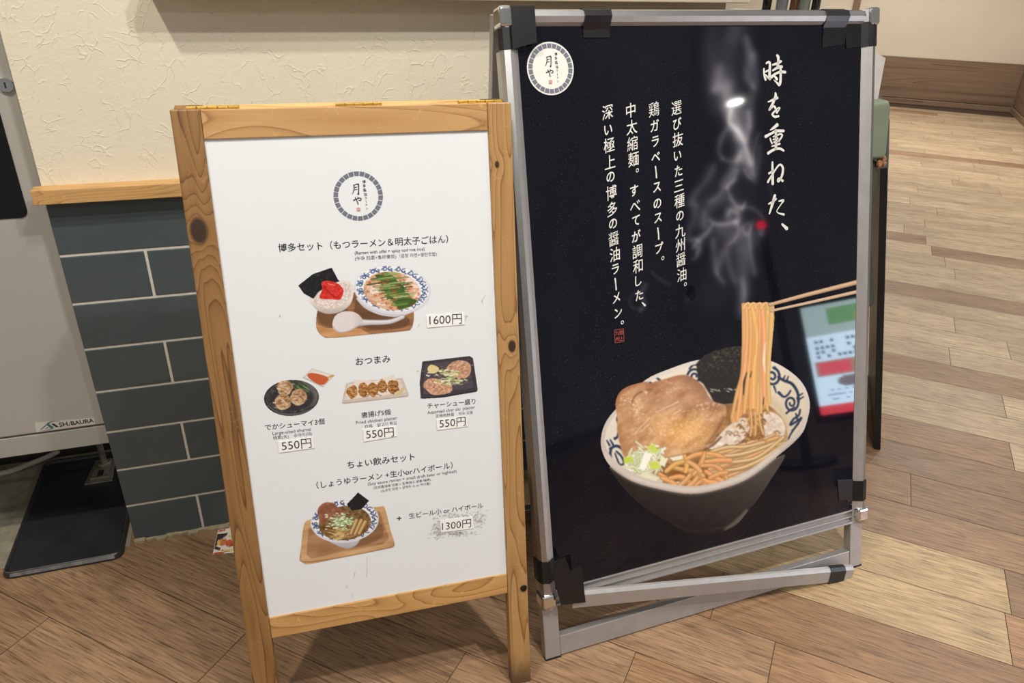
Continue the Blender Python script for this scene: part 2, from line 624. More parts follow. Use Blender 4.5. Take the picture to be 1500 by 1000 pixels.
# ------------------------------------------------------------------ a small paint program for the printed food pictures
def smooth_closed(pts, k=5):
    p = np.array(pts, float); n = len(p); out = []
    for i in range(n):
        p0, p1, p2, p3 = p[i - 1], p[i], p[(i + 1) % n], p[(i + 2) % n]
        for j in range(k):
            s = j / k
            out.append(.5 * (2 * p1 + (p2 - p0) * s + (2 * p0 - 5 * p1 + 4 * p2 - p3) * s * s + (3 * p1 - p0 - 3 * p2 + p3) * s ** 3))
    return np.array(out)


def smooth_open(pts, k=6):
    p = np.array(pts, float); n = len(p); out = []
    for i in range(n - 1):
        p0, p1, p2, p3 = p[max(i - 1, 0)], p[i], p[i + 1], p[min(i + 2, n - 1)]
        for j in range(k):
            s = j / k
            out.append(.5 * (2 * p1 + (p2 - p0) * s + (2 * p0 - 5 * p1 + 4 * p2 - p3) * s * s + (3 * p1 - p0 - 3 * p2 + p3) * s ** 3))
    out.append(p[-1])
    return np.array(out)


def blur(a, n=1):
    for _ in range(n):
        p = np.pad(a, 1, mode='edge')
        a = (p[:-2, 1:-1] + p[2:, 1:-1] + 2 * p[1:-1, 1:-1]) / 4
        p = np.pad(a, 1, mode='edge')
        a = (p[1:-1, :-2] + p[1:-1, 2:] + 2 * p[1:-1, 1:-1]) / 4
    return a


class Paint:
    def __init__(s, x0, y0, x1, y1, ss, bg):
        s.x0, s.y0, s.ss = x0, y0, ss
        s.W, s.H = int((x1 - x0) * ss), int((y1 - y0) * ss)
        xs = x0 + (np.arange(s.W) + .5) / ss; ys = y0 + (np.arange(s.H) + .5) / ss
        s.X, s.Y = np.meshgrid(xs, ys)
        s.c = np.ones((s.H, s.W, 3)) * np.array(bg, float)
        s.a = np.zeros((s.H, s.W))
        s.clip = None
        s.rng = np.random.default_rng(5)

    def noise(s, cell, seed=0, aspect=(1, 1), ang=0.0, octaves=3):
        r = np.random.default_rng(seed)
        X = s.X * math.cos(ang) + s.Y * math.sin(ang); Y = -s.X * math.sin(ang) + s.Y * math.cos(ang)
        out = np.zeros_like(X); amp = 1.0; tot = 0
        for o in range(octaves):
            gx, gy = X / (cell * aspect[0]) * 2 ** o, Y / (cell * aspect[1]) * 2 ** o
            gx = gx - gx.min(); gy = gy - gy.min()
            ix, iy = gx.astype(int), gy.astype(int)
            fx, fy = gx - ix, gy - iy
            fx = fx * fx * (3 - 2 * fx); fy = fy * fy * (3 - 2 * fy)
            T = r.random((iy.max() + 2, ix.max() + 2))
            v = (T[iy, ix] * (1 - fx) + T[iy, ix + 1] * fx) * (1 - fy) + (T[iy + 1, ix] * (1 - fx) + T[iy + 1, ix + 1] * fx) * fy
            out += v * amp; tot += amp; amp *= .55
        return out / tot

    def poly(s, pts, smooth=True, soft=1):
        p = smooth_closed(pts) if smooth else np.array(pts, float)
        m = np.zeros((s.H, s.W), bool)
        j0 = max(int((p[:, 1].min() - s.y0) * s.ss) - 1, 0); j1 = min(int((p[:, 1].max() - s.y0) * s.ss) + 2, s.H)
        i0 = max(int((p[:, 0].min() - s.x0) * s.ss) - 1, 0); i1 = min(int((p[:, 0].max() - s.x0) * s.ss) + 2, s.W)
        if j1 <= j0 or i1 <= i0: return m.astype(float)
        X, Y = s.X[j0:j1, i0:i1], s.Y[j0:j1, i0:i1]
        q = np.zeros(X.shape, bool)
        for k in range(len(p)):
            (xa, ya), (xb, yb) = p[k - 1], p[k]
            if ya == yb: continue
            q ^= ((ya > Y) != (yb > Y)) & (X < (xb - xa) * (Y - ya) / (yb - ya) + xa)
        m[j0:j1, i0:i1] = q
        return blur(m.astype(float), soft)

    def fill(s, m, col, alpha=1.0, cover=True):
        m = m * alpha
        if s.clip is not None: m = m * s.clip
        col = np.array(col, float)
        s.c = s.c * (1 - m[..., None]) + col * m[..., None]
        if cover: s.a = np.maximum(s.a, m)

    def shade(s, m, f):
        """Multiply the print's ink by a factor field inside a mask."""
        if s.clip is not None: m = m * s.clip
        s.c *= 1 + (np.asarray(f) - 1)[..., None] * m[..., None] if np.ndim(f) else 1 + (f - 1) * m[..., None]

    def line(s, pts, w, col, alpha=1.0, tube=0.0, hi=None, smooth=True, soft=.6):
        p = smooth_open(pts) if smooth and len(pts) > 2 else np.array(pts, float)
        ws = np.interp(np.linspace(0, 1, len(p)), np.linspace(0, 1, len(w)) if hasattr(w, '__len__') else [0, 1], w if hasattr(w, '__len__') else [w, w]) / 2
        pad = ws.max() + 2
        j0 = max(int((p[:, 1].min() - pad - s.y0) * s.ss), 0); j1 = min(int((p[:, 1].max() + pad - s.y0) * s.ss) + 1, s.H)
        i0 = max(int((p[:, 0].min() - pad - s.x0) * s.ss), 0); i1 = min(int((p[:, 0].max() + pad - s.x0) * s.ss) + 1, s.W)
        if j1 <= j0 or i1 <= i0: return
        X, Y = s.X[j0:j1, i0:i1], s.Y[j0:j1, i0:i1]
        best = np.full(X.shape, 1e9); bt = np.zeros(X.shape); bw = np.ones(X.shape)
        for k in range(len(p) - 1):
            d = p[k + 1] - p[k]; L = d @ d + 1e-9
            u = np.clip(((X - p[k, 0]) * d[0] + (Y - p[k, 1]) * d[1]) / L, 0, 1)
            ex, ey = X - p[k, 0] - u * d[0], Y - p[k, 1] - u * d[1]
            dist = np.hypot(ex, ey); w_ = ws[k] * (1 - u) + ws[k + 1] * u
            sd = dist - w_
            b = sd < best
            sgn = np.sign(d[0] * ey - d[1] * ex)
            best = np.where(b, sd, best); bt = np.where(b, sgn * dist / np.maximum(w_, .1), bt)
        m = np.clip(.5 - best / soft * .5, 0, 1) * alpha
        if s.clip is not None: m = m * s.clip[j0:j1, i0:i1]
        col = np.array(col, float) * np.ones((*X.shape, 3))
        if tube:
            col = col * (1 - tube * np.clip(np.abs(bt), 0, 1)[..., None] ** 2)
            if hi is not None:
                h = np.exp(-((bt + .35) / .28) ** 2)[..., None]
                col = col + (np.array(hi, float) - col) * h * .55
        s.c[j0:j1, i0:i1] = s.c[j0:j1, i0:i1] * (1 - m[..., None]) + col * m[..., None]
        s.a[j0:j1, i0:i1] = np.maximum(s.a[j0:j1, i0:i1], m)

    def glow(s, pts, w, amp, col=(150, 146, 142)):
        """A soft wisp of printed steam: adds light ink with a gaussian profile."""
        p = smooth_open(pts) if len(pts) > 2 else np.array(pts, float)
        ws = np.interp(np.linspace(0, 1, len(p)), np.linspace(0, 1, len(w)) if hasattr(w, '__len__') else [0, 1], w if hasattr(w, '__len__') else [w, w])
        best = np.full(s.X.shape, 1e9)
        for k in range(len(p) - 1):
            d = p[k + 1] - p[k]; L = d @ d + 1e-9
            u = np.clip(((s.X - p[k, 0]) * d[0] + (s.Y - p[k, 1]) * d[1]) / L, 0, 1)
            dist = np.hypot(s.X - p[k, 0] - u * d[0], s.Y - p[k, 1] - u * d[1]) / (ws[k] * (1 - u) + ws[k + 1] * u)
            best = np.minimum(best, dist)
        g = amp * np.exp(-best ** 2)
        s.c += g[..., None] * np.array(col, float)
        s.a = np.maximum(s.a, np.clip(g * 60, 0, 1))

    def mesh(s, name, frame, y, mat, parent, gain=1.0, thresh=.5):
        keep = s.a > thresh
        idx = np.full((s.H, s.W), -1)
        quad = keep[:-1, :-1] & keep[1:, :-1] & keep[:-1, 1:] & keep[1:, 1:]
        use = np.zeros_like(keep)
        for dj in (0, 1):
            for di in (0, 1):
                use[dj:s.H - 1 + dj, di:s.W - 1 + di] |= quad
        idx[use] = np.arange(use.sum())
        uv = frame.uv(np.stack([s.X[use], s.Y[use]], -1), -y)
        co = np.stack([uv[:, 0], np.full(len(uv), y), uv[:, 1]], -1)
        q = np.argwhere(quad)
        F = np.stack([idx[q[:, 0], q[:, 1]], idx[q[:, 0] + 1, q[:, 1]], idx[q[:, 0] + 1, q[:, 1] + 1], idx[q[:, 0], q[:, 1] + 1]], -1)
        me = bpy.data.meshes.new(name)
        me.vertices.add(len(co)); me.vertices.foreach_set('co', co.astype('f').ravel())
        me.loops.add(F.size); me.loops.foreach_set('vertex_index', F.astype('i').ravel())
        me.polygons.add(len(F)); me.polygons.foreach_set('loop_start', np.arange(0, F.size, 4, dtype='i'))
        me.update(calc_edges=True)
        a = me.attributes.new('ink', 'FLOAT_COLOR', 'POINT')
        col = np.concatenate([nlin(s.c[use]) * gain, np.ones((len(co), 1))], -1)
        a.data.foreach_set('color', col.astype('f').ravel())
        me.materials.append(mat)
        me.validate()
        o = bpy.data.objects.new(name, me); C.objects.link(o); o.parent = parent
        return o


def ink_mat(name, rough=.35, spec=.3):
    t = NT(name)
    at = t.n('Attribute', attribute_name='ink')
    return t.set(at.outputs['Color'], rough, 0, spec)


# ------------------------------------------------------------------ wooden menu sign
M_PANEL = flat('white_panel', (224, 227, 230), .38, var=.012, scale=5)
M_INK = flat('black_ink', (40, 40, 46), .5, var=0)
M_INKSOFT = flat('grey_ink', (74, 74, 78), .5, var=0)
M_INKBLUE = flat('slate_ink', (104, 108, 122), .5, var=.10, scale=900)
M_SEAL = flat('seal_red', (176, 96, 88), .5, var=.1, scale=900)
M_STICK = flat('sticker_paper', (240, 239, 236), .45, var=0)
M_BRASS = flat('brass', (206, 170, 92), .32, 1.0, var=.08, scale=90)
M_IRON = flat('dark_iron', (60, 58, 56), .4, .9)
M_SMUDGE = flat('grime', (190, 190, 188), .7, var=.15, scale=300)


def uvpt(frame, px, off=0.0):
    return frame.uv(np.array(px, float), off)


kl = uvpt(FW, (291, 338)); kr = uvpt(FW, (750, 507)); kr2 = uvpt(FW, (728, 241)); kr3 = uvpt(FW, (766, 700))
M_LEG_L = wood('pine_left_leg', 'z', (156, 116, 70), (134, 96, 54), (82, 52, 30), freq=8.5, scale=17, stretch=.10, knots=[(*kl, .0135)], loc=(.3, 0, .2), line=.7)
M_LEG_R = wood('pine_right_leg', 'z', (186, 146, 94), (166, 124, 74), (112, 74, 42), freq=9, scale=24, stretch=.055, knots=[(*kr, .0075), (*kr2, .004)], loc=(4.3, 0, .5), line=.62, wear=.05)
M_RAIL_T = wood('pine_top_rail', 'x', (200, 158, 106), (182, 138, 86), (138, 96, 54), freq=6, scale=13, stretch=.16, loc=(1, .4, 0), line=.66)
M_RAIL_B = wood('pine_bottom_rail', 'x', (204, 160, 102), (184, 138, 80), (140, 94, 48), freq=7, scale=14, stretch=.17, loc=(2.2, .4, 1.9), line=.66)
M_PINE = wood('pine_rear', 'x', (232, 190, 128), (220, 172, 108), (180, 130, 72), freq=5, scale=14, stretch=.15, loc=(1, 3, 0))

ws = empty('menu_sign', tuple(FW.o), FW.yaw)
tag(ws, 'wooden A-frame sign with a white printed ramen menu panel', 'sign')
t_ = FW.tilt
HV, TH = 1.0465, .024
o = rotx(MB().box((-.0395, 0, 0), (-.0004, TH, HV)).build('leg', M_LEG_L, ws, bevel=.0022), FW)
o = rotx(MB().box((.4110, 0, 0), (.4485, TH, HV)).build('leg', M_LEG_R, ws, bevel=.0022), FW)
tag(o, 'front right leg blackened at its foot')
rotx(MB().box((0, .0012, 1.0055), (.4106, TH, HV - .0008)).build('top_rail', M_RAIL_T, ws, bevel=.0012), FW)
rotx(MB().box((0, .0012, .1965), (.4106, TH, .2355)).build('bottom_rail', M_RAIL_B, ws, bevel=.0012), FW)
hy = TH * math.cos(t_) + HV * math.sin(t_); hz = -TH * math.sin(t_) + HV * math.cos(t_)
t2 = .12
L2 = (hz - .0035) / math.cos(t2)
def rear(mb, name, mat):
    o = mb.build(name, mat, ws, bevel=.0015)
    o.location = (0, hy + .0015, hz); o.rotation_euler = (t2, 0, 0)
    return o
rear(MB().box((-.0385, 0, -L2), (0, TH, 0)), 'leg', M_LEG_L)
rear(MB().box((.4106, 0, -L2), (.4475, TH, 0)), 'leg', M_LEG_R)
rear(MB().box((0, 0, -.04), (.4106, TH, -.0005)), 'top_rail', M_PINE)
rear(MB().box((0, 0, -.85), (.4106, TH, -.81)), 'bottom_rail', M_PINE)
rear(MB().box((0.001, .008, -.81), (.4096, .012, -.04)), 'back_panel', M_PANEL)
for k, (a, b) in enumerate(((-.021, .050), (.186, .254), (.372, .441))):
    mb = MB()
    mb.box((a, -.014, .0002), (b, .0005, .0018)); mb.box((a, .0030, .0002), (b, .017, .0018))
    n_ = 5
    for i in range(n_):
        mb.cyl((a + (b - a) * i / n_ + .0005, .0015, .0026), (a + (b - a) * (i + 1) / n_ - .0005, .0015, .0026), .0026, n=12)
    o = mb.build('hinge', M_BRASS, ws, bevel=.0003)
    o.location = (0, hy, hz); o.rotation_euler = (0, 0, 0)
bp = uvpt(FW, (767, 861), 0)
mb = MB()
mb.cyl((bp[0], .0005, bp[1]), (bp[0], -.0022, bp[1]), .0068, .0056, n=24)
for k in range(6):
    an = k * math.pi / 3
    mb.cyl((bp[0] + .0026 * math.cos(an), -.0020, bp[1] + .0026 * math.sin(an)), (bp[0] + .0026 * math.cos(an), -.0030, bp[1] + .0026 * math.sin(an)), .0011, n=8)
rotx(mb.build('bolt', M_IRON, ws), FW)

PYF = .0045                                            # front face of the white panel, recessed in the frame
pan = rotx(MB().box((-.0015, PYF, .232), (.4115, .0085, 1.0090)).build('menu_panel', M_PANEL, ws), FW)
YP, YS, YT = PYF - .0003, PYF - .0011, PYF - .0014


def logo(frame, cpx, rpx, y, parent, disc=None):
    """Round shop mark: ring of hatched blocks round two brushed characters, a side line and a seal."""
    c = uvpt(frame, cpx, -y); R = np.linalg.norm(uvpt(frame, rpx, -y) - c)
    wc = uvpt(FW, (525.0, 287.3)); wR = np.linalg.norm(uvpt(FW, (561.0, 287.3)) - wc)
    def q(p):
        return (uvpt(FW, (485 + p[0] / 11.76, 245 + p[1] / 11.76)) - wc) / wR * R + c
    kz = R / 424.0
    mb = MB()
    if disc is not None:
        n = 72
        mb.add([(c[0] + R * 1.06 * math.cos(2 * math.pi * i / n), y, c[1] + R * 1.06 * math.sin(2 * math.pi * i / n)) for i in range(n)], [tuple(range(n))], 4)
        y -= .0003
    N = 26
    for i in range(N):
        for row in range(4):
            a0 = 2 * math.pi * (i + .07) / N; a1 = 2 * math.pi * (i + .93) / N
            cuts = [a0, a1] if row % 2 == 0 else [a0, (a0 + a1) / 2 - .004, (a0 + a1) / 2 + .004, a1]
            r0 = R * (.815 + .0465 * row); r1 = r0 + R * .041
            for b0, b1 in zip(cuts[0::2], cuts[1::2]):
                vs = [(c[0] + r * math.cos(a), y, c[1] + r * math.sin(a)) for r, a in ((r0, b0), (r0, (b0 + b1) / 2), (r0, b1), (r1, b1), (r1, (b0 + b1) / 2), (r1, b0))]
                mb.add(vs, [(0, 1, 4, 5), (1, 2, 3, 4)], 0)
        a0 = 2 * math.pi * (i + .06) / N; a1 = 2 * math.pi * (i + .94) / N
        vs = [(c[0] + r * math.cos(a), y + .0001, c[1] + r * math.sin(a)) for r, a in ((R * .815, a0), (R * .815, a1), (R, a1), (R, a0))]
        mb.add(vs, [(0, 1, 2, 3)], 3)
    for pts, w in (([(395, 308), (397, 360), (390, 410), (365, 460)], [18, 16, 15, 9]), ([(385, 306), (430, 294), (470, 292), (475, 350), (475, 420), (472, 466), (452, 450)], [12, 16, 22, 18, 18, 24, 6]),
                   ([(410, 350), (440, 338)], [13, 16]), ([(400, 388), (448, 378)], [10, 12]),
                   ([(390, 568), (440, 546), (490, 528), (517, 545), (505, 570), (468, 566)], [22, 16, 14, 18, 16, 8]), ([(455, 508), (472, 528)], [10, 18]), ([(415, 520), (442, 570), (466, 632)], [16, 16, 20])):
        brush(mb, [q(p) for p in pts], [w_ * kz for w_ in w], y, 1)
    for ch, p in zip('博多醤油ラーメン', ((568, 250), (572, 318), (580, 390), (590, 465), (598, 530), (600, 590), (607, 645), (617, 708))):
        if ch == 'ー':
            brush(mb, [q((p[0], p[1] - 18)), q((p[0] + 2, p[1] + 18))], [7 * kz, 7 * kz], y, 1)
        else:
            v, f = glyphs(ch, 0.01)
            lo, hi = v.min(0), v.max(0)
            put2d(mb, q(p) + (v - (lo + hi) / 2) * kz * (60 if ch in '博多醤油' else 46), f, y, 1)
    cs = [q(p) for p in ((440, 697), (500, 693), (504, 756), (443, 760))]
    mb.add([(p[0], y, p[1]) for p in cs], [(0, 1, 2, 3)], 2)
    for a, b in (((452, 705), (452, 748)), ((466, 708), (470, 748)), ((482, 702), (488, 748)), ((460, 725), (492, 722))):
        brush(mb, [q(a), q(b)], [5 * kz, 5 * kz], y - .0002, 5)
    mats = [M_INKBLUE, M_INK, M_SEAL, M_INKPALE, M_DISC, M_STICK]
    return mb.build('logo', mats, parent)


M_INKPALE = flat('pale_slate_ink', (150, 153, 164), .5, var=.1, scale=900)
M_DISC = flat('logo_disc', (232, 228, 220), .4, var=.02)
logo(FW, (525.0, 287.3), (561.0, 287.3), YP, pan)

for name, text, pl, pr, mat, w in (
        ('heading_text', '博多セット（もつラーメン＆明太子ごはん）', (407.4, 363.2), (656.5, 349.8), M_INK, .008),
        ('caption_text', '(Ramen with offal + spicy cod roe rice)', (519.6, 371.3), (622, 365), M_INK, .004),
        ('caption_text', '(牛杂 拉面+鱼卵套饭)（곱창 라면+명란젓밥)', (520, 379), (640, 372), M_INKSOFT, .0),
        ('heading_text', 'おつまみ', (521, 529.7), (571.8, 525), M_INK, .008),
        ('heading_text', 'でかシューマイ3個', (388, 626), (475.3, 616.6), M_INK, .006),
        ('caption_text', 'Large-sized shumai', (399.3, 635.6), (455.5, 628.9), M_INKSOFT, 0),
        ('caption_text', '烧卖(大)    슈마이(대)', (400, 641.8), (457, 635), M_INKSOFT, 0),
        ('heading_text', '唐揚げ5個', (529.3, 608), (571.8, 603), M_INK, .006),
        ('caption_text', 'Fried chicken platter', (521.7, 619.7), (582, 612.5), M_INKSOFT, 0),
        ('caption_text', '炸鸡    닭고기 튀김', (534, 624.8), (580.8, 619), M_INKSOFT, 0),
        ('heading_text', 'チャーシュー盛り', (626, 594.5), (696.5, 587.3), M_INK, .006),
        ('caption_text', 'Assorted char siu  platter', (626, 605), (696, 596.6), M_INKSOFT, 0),
        ('caption_text', '叉烧肉拼盘    차슈 모둠', (638, 609.3), (692.6, 603.5), M_INKSOFT, 0),
        ('heading_text', 'ちょい飲みセット', (508.8, 681), (607.4, 668.3), M_INK, .008),
        ('heading_text', '（しょうゆラーメン +生小orハイボール）', (463.5, 710.7), (663, 681), M_INK, .006),
        ('caption_text', '(Soy sauce ramen + small draft beer or highball)', (539, 709.6), (669, 690.3), M_INKSOFT, .0),
        ('caption_text', '(日式醬油味 拉面 + 生啤酒小 或者 嗨棒)', (547, 714.8), (630.7, 702.3), M_INKSOFT, 0),
        ('caption_text', '(쇼유맛 라면 + 생맥주 소 or 하이볼)', (558, 719.3), (630.3, 708), M_INKSOFT, 0),
        ('heading_text', '+', (581.2, 759.4), (588.3, 758.6), M_INK, .01),
        ('heading_text', '生ビール小 or ハイボール', (599, 755.6), (707.8, 739.7), M_INK, .004)):
    mb = MB()
    text_line(mb, FW, text, pl, pr, YP, w)
    mb.build(name, mat, pan)

for text, quad, pl, pr in (
        ('1600円', ((624, 461.6), (680, 458), (681, 475), (625.6, 480)), (629, 469), (676.5, 466.6)),
        ('550円', ((407, 646.9), (459, 640), (460.5, 656), (408.7, 663)), (412.7, 653.4), (456, 648.5)),
        ('550円', ((531.5, 628.9), (580.4, 623.9), (581.7, 638.6), (533, 647.0)), (536.3, 636.5), (576.8, 632.3)),
        ('550円', ((639.5, 614.5), (683.9, 609.8), (685.2, 624.2), (640.4, 630)), (643.8, 620.6), (682, 616.7)),
        ('1300円', ((644.8, 762.4), (692.4, 756), (693.5, 773.7), (646, 779.4)), (647.5, 771), (690, 765.8))):
    mb = MB()
    q = [uvpt(FW, p, -YS) for p in quad]
    mb.prism([(p[0], YS, p[1]) for p in q], (0, .0007, 0), 0)
    text_line(mb, FW, text, pl, pr, YT, -.004, 1)
    mb.build('price_sticker', [M_STICK, M_INK], pan)

mb = MB()
for p, s_ in (((708, 441), 4), ((614, 476), 2), ((520, 842), 4), ((509, 858), 3), ((516, 870), 3), ((538, 842), 3), ((411, 463), 2)):
    for k in range(3):
        a = (p[0] + random.uniform(-1.5, 1.5), p[1] + random.uniform(-s_, s_))
        brush(mb, [uvpt(FW, a), uvpt(FW, (a[0] - random.uniform(0, 1.5), a[1] + random.uniform(1, s_)))], [.0006, .0012], YP)
brush(mb, [uvpt(FW, p) for p in ((713, 432), (709, 437), (706.5, 443))], [.0004, .0008, .0014], YP)
brush(mb, [uvpt(FW, p) for p in ((538, 817), (538, 840))], [.0005, .0009], YP)
rr = random.Random(3)
for cx, cy, sx, sy, n in ((640, 777, 8, 12, 90), (700, 762, 10, 10, 80), (668, 783, 26, 3.5, 120), (668, 757, 26, 2.5, 60), (677, 467, 5, 6, 26), (652, 768, 12, 9, 40)):
    for _ in range(n):
        x, y = rr.gauss(cx, sx * .6), rr.gauss(cy, sy * .6)
        a = uvpt(FW, (x, y)); an = rr.uniform(-.6, 1.2); L = rr.uniform(.0010, .0038)
        brush(mb, [a, a + L * np.array([math.cos(an), math.sin(an)])], [rr.uniform(.0006, .0016)] * 2, YP - .00005)
mb.build('grime', M_SMUDGE, pan)

# ------------------------------------------------------------------ black poster sign
M_ALU = flat('brushed_aluminium', (188, 188, 188), .30, 1.0, var=.04, scale=60)
M_ALU2 = flat('matte_aluminium', (178, 174, 172), .45, .6, var=.06, scale=40)
M_CHROME = flat('chrome', (225, 225, 225), .12, 1.0, var=.05)
t = NT('poster_sheet')
v = t.coords()
dust = t.math('GREATER_THAN', t.noise(t.coords((1, 1, 1)), 520, 1), t.math('SUBTRACT', .762, t.math('MULTIPLY', t.noise(v, 4, 3), .09)))
hz_ = t.ramp(t.noise(v, 5, 4), [(.45, (0, 0, 0)), (.75, (.022, .022, .022))])
cc = t.mix(hz_, lin4((14, 15, 25)), lin4((120, 116, 112)))
M_POSTER = t.set(t.mix(t.math('MULTIPLY', dust, .26), cc, lin4((150, 146, 136))), .045, 0, .34)
M_PINK = ink_mat('poster_print', .045, .34)
M_WHITEINK = flat('white_ink', (226, 224, 216), .15, var=.02)
M_TAPE = flat('black_tape', (20, 20, 22), .34, var=.25, scale=80)
M_RUBBER = flat('black_rubber', (22, 22, 22), .7)

ps = empty('poster_sign', tuple(FA.o), FA.yaw)
tag(ps, 'tall aluminium A-frame sign with a black ramen poster, patched with black tape', 'sign')
WF, HF = .785, 1.1905
ta = FA.tilt


def rail(mb, a, b, across, m0=0, m1=1, wd=.031):
    """Snap-frame rail from a to b (2D u,v); across points from the outer edge inwards."""
    a, b, c = np.array(a), np.array(b), np.array(across)
    prof = [(0, .020), (0, .002), (.004, -.009), (.0135, -.0125), (.022, -.0075), (wd, -.0005), (wd, .020)]
    mt = [m0, m0, m0, m1, m1, m1, m1]
    r0 = [(*(a + c * s), y) for s, y in prof]; r1 = [(*(b + c * s), y) for s, y in prof]
    P0 = [(p[0], p[2], p[1]) for p in r0]; P1 = [(p[0], p[2], p[1]) for p in r1]
    n = len(prof)
    for i in range(n):
        j = (i + 1) % n
        mb.add([P0[i], P0[j], P1[j], P1[i]], [(0, 1, 2, 3)], mt[i])
    mb.add(P0, [tuple(range(n))], m0); mb.add(P1, [tuple(range(n))], m0)


VB = .112                                             # underside of the poster frame
AM = [M_ALU, M_ALU2]
mb = MB(); rail(mb, (0, VB), (0, HF), (1, 0)); left_rail = rotx(mb.build('side_rail', AM, ps), FA)
mb = MB(); rail(mb, (WF, VB), (WF, HF), (-1, 0)); rotx(mb.build('side_rail', AM, ps), FA)
mb = MB(); rail(mb, (.031, HF), (WF - .031, HF), (0, -1), wd=.027); rotx(mb.build('top_rail', AM, ps), FA)
# opened bottom channel
mb = MB()
mb.box((.031, .004, VB), (WF - .031, .018, .148)); mb.box((.031, -.003, VB), (WF - .031, .004, VB + .004)); mb.box((.031, -.002, VB + .015), (WF - .031, .004, VB + .0175)); mb.box((.031, -.003, VB + .030), (WF - .031, .004, VB + .0325))
rotx(mb.build('bottom_channel', M_ALU2, ps, bevel=.0006), FA)
# leg frame
mb = MB(); mb.box((0.001, 0.0, .0015), (.033, .020, VB)); rotx(mb.build('leg', M_ALU2, ps, bevel=.0012), FA)
mb = MB(); mb.box((WF - .034, 0.0, .0015), (WF - .001, .020, VB)); rotx(mb.build('leg', M_ALU2, ps, bevel=.0012), FA)
mb = MB(); mb.box((.0335, .001, .0035), (WF - .0345, .019, .044)); rotx(mb.build('foot_rail', M_ALU2, ps, bevel=.0012), FA)
for u0, u1 in ((.0, .034), (WF - .035, WF)):
    mb = MB(); mb.box((u0, -.0006, -.0035), (u1, .0206, .004)); rotx(mb.build('foot_cap', M_RUBBER, ps, bevel=.0008), FA)
# rear leaf
hy = .022 * math.cos(ta) + (HF - .005) * math.sin(ta); hz = -.022 * math.sin(ta) + (HF - .005) * math.cos(ta)
t2 = .018
L2 = (hz - .002) / math.cos(t2)
for nm, lo, hi, mt in (('leg', (0.001, 0, -L2), (.031, .018, -.0), M_ALU2), ('leg', (WF - .032, 0, -L2), (WF - .001, .018, 0), M_ALU2), ('foot_rail', (.031, 0, -L2 + .01), (WF - .032, .018, -L2 + .045), M_ALU), ('top_rail', (.031, 0, -.04), (WF - .032, .018, 0), M_ALU2)):
    o = MB().box(lo, hi).build(nm, mt, ps, bevel=.001)
    o.location = (0, hy + .001, hz); o.rotation_euler = (t2, 0, 0)
# corner fittings
def fitting(lo, hi, name='corner_fitting'):
    return rotx(MB().box(lo, hi).build(name, M_CHROME, ps, bevel=.006, seg=3), FA)
fitting((-.002, -.016, HF - .030), (.021, .021, HF + .003))
fitting((WF - .021, -.016, HF - .030), (WF + .002, .021, HF + .003))
cl = uvpt(FA, (808, 873)); cr = uvpt(FA, (1261, 749))
fitting((-.003, -.017, cl[1] - .016), (.026, .021, cl[1] + .012))
fitting((WF - .028, -.017, cr[1] - .014), (WF + .003, .021, cr[1] + .016))
# loose snap cover hanging across the bottom
c0, c1 = uvpt(FA, (838, 874), .016), uvpt(FA, (1246, 838), .016)
c0[1] -= .004
d = (c1 - c0) / np.linalg.norm(c1 - c0); nn = np.array([-d[1], d[0]])
L = np.linalg.norm(c1 - c0); hw = .0185
mb = MB()
prof = [(-hw, -.014), (-hw + .002, -.0215), (hw * .55, -.0245), (hw - .002, -.020), (hw, -.014), (hw * .5, -.016), (-hw * .5, -.016)]
r0 = [(*(c0 + nn * s), y) for s, y in prof]; r1 = [(*(c1 + nn * s), y) for s, y in prof]
mb.loft([[(p[0], p[2], p[1]) for p in r0], [(p[0], p[2], p[1]) for p in r1]])
cover = rotx(mb.build('snap_cover', M_ALU2, ps, bevel=.0006), FA)
tag(cover, 'loose bottom cover strip hanging askew')

poster = rotx(MB().box((.028, .0, .1455), (WF - .028, .0025, HF - .024)).build('poster', M_POSTER, ps), FA)
tag(poster, 'black printed ramen poster')
YA = -.0003


def tape(quads, name='tape', thick=.0012):
    """A strip of tape: each quad is four (u, y, v) points at its outer face."""
    mb = MB()
    for q in quads:
        mb.prism(q, (0, thick, 0))
    return rotx(mb.build(name, M_TAPE, ps, bevel=.0004), FA)


def band(px0, px1, edge, name='tape'):
    """Tape wrapped over a rail between two pixels along it."""
    a, b = uvpt(FA, px0), uvpt(FA, px1)
    prof = [(-.0012, .021), (-.0012, .002), (.003, -.0102), (.0135, -.0138), (.0225, -.0088), (.033, -.0012), (.046, -.0012)]
    mb = MB()
    n = len(prof)
    rings = []
    for s in (0, 1):
        r = []
        for w_, y in prof:
            if edge == 'top': r.append((a[0] if s == 0 else b[0], y, HF - w_))
            elif edge == 'left': r.append((w_, y, a[1] if s == 0 else b[1]))
            elif edge == 'right': r.append((WF - w_, y, a[1] if s == 0 else b[1]))
        rings.append(r)
    inner = [[(x + (0), y + .0009, z) for x, y, z in r] for r in rings]
    for i in range(n - 1):
        mb.add([rings[0][i], rings[0][i + 1], rings[1][i + 1], rings[1][i]], [(0, 1, 2, 3)])
    o = mb.build(name, M_TAPE, ps)
    md = o.modifiers.new('thickness', 'SOLIDIFY'); md.thickness = .0008; md.offset = 1
    return rotx(o, FA)


band((852, 20), (891, 20), 'top')
band((1205, 25), (1238, 25), 'top')
band((1262, 69), (1262, 33), 'right')
band((748, 74), (748, 42), 'left')
band((800, 850), (800, 818), 'left')
band((1255, 731), (1255, 702), 'right')


def patch(pts, y=-.0016, name='tape'):
    q = [uvpt(FA, p, -y) for p in pts]
    mb = MB().prism([(p[0], y, p[1]) for p in q], (0, .0012, 0))
    return rotx(mb.build(name, M_TAPE, ps, bevel=.0003), FA)


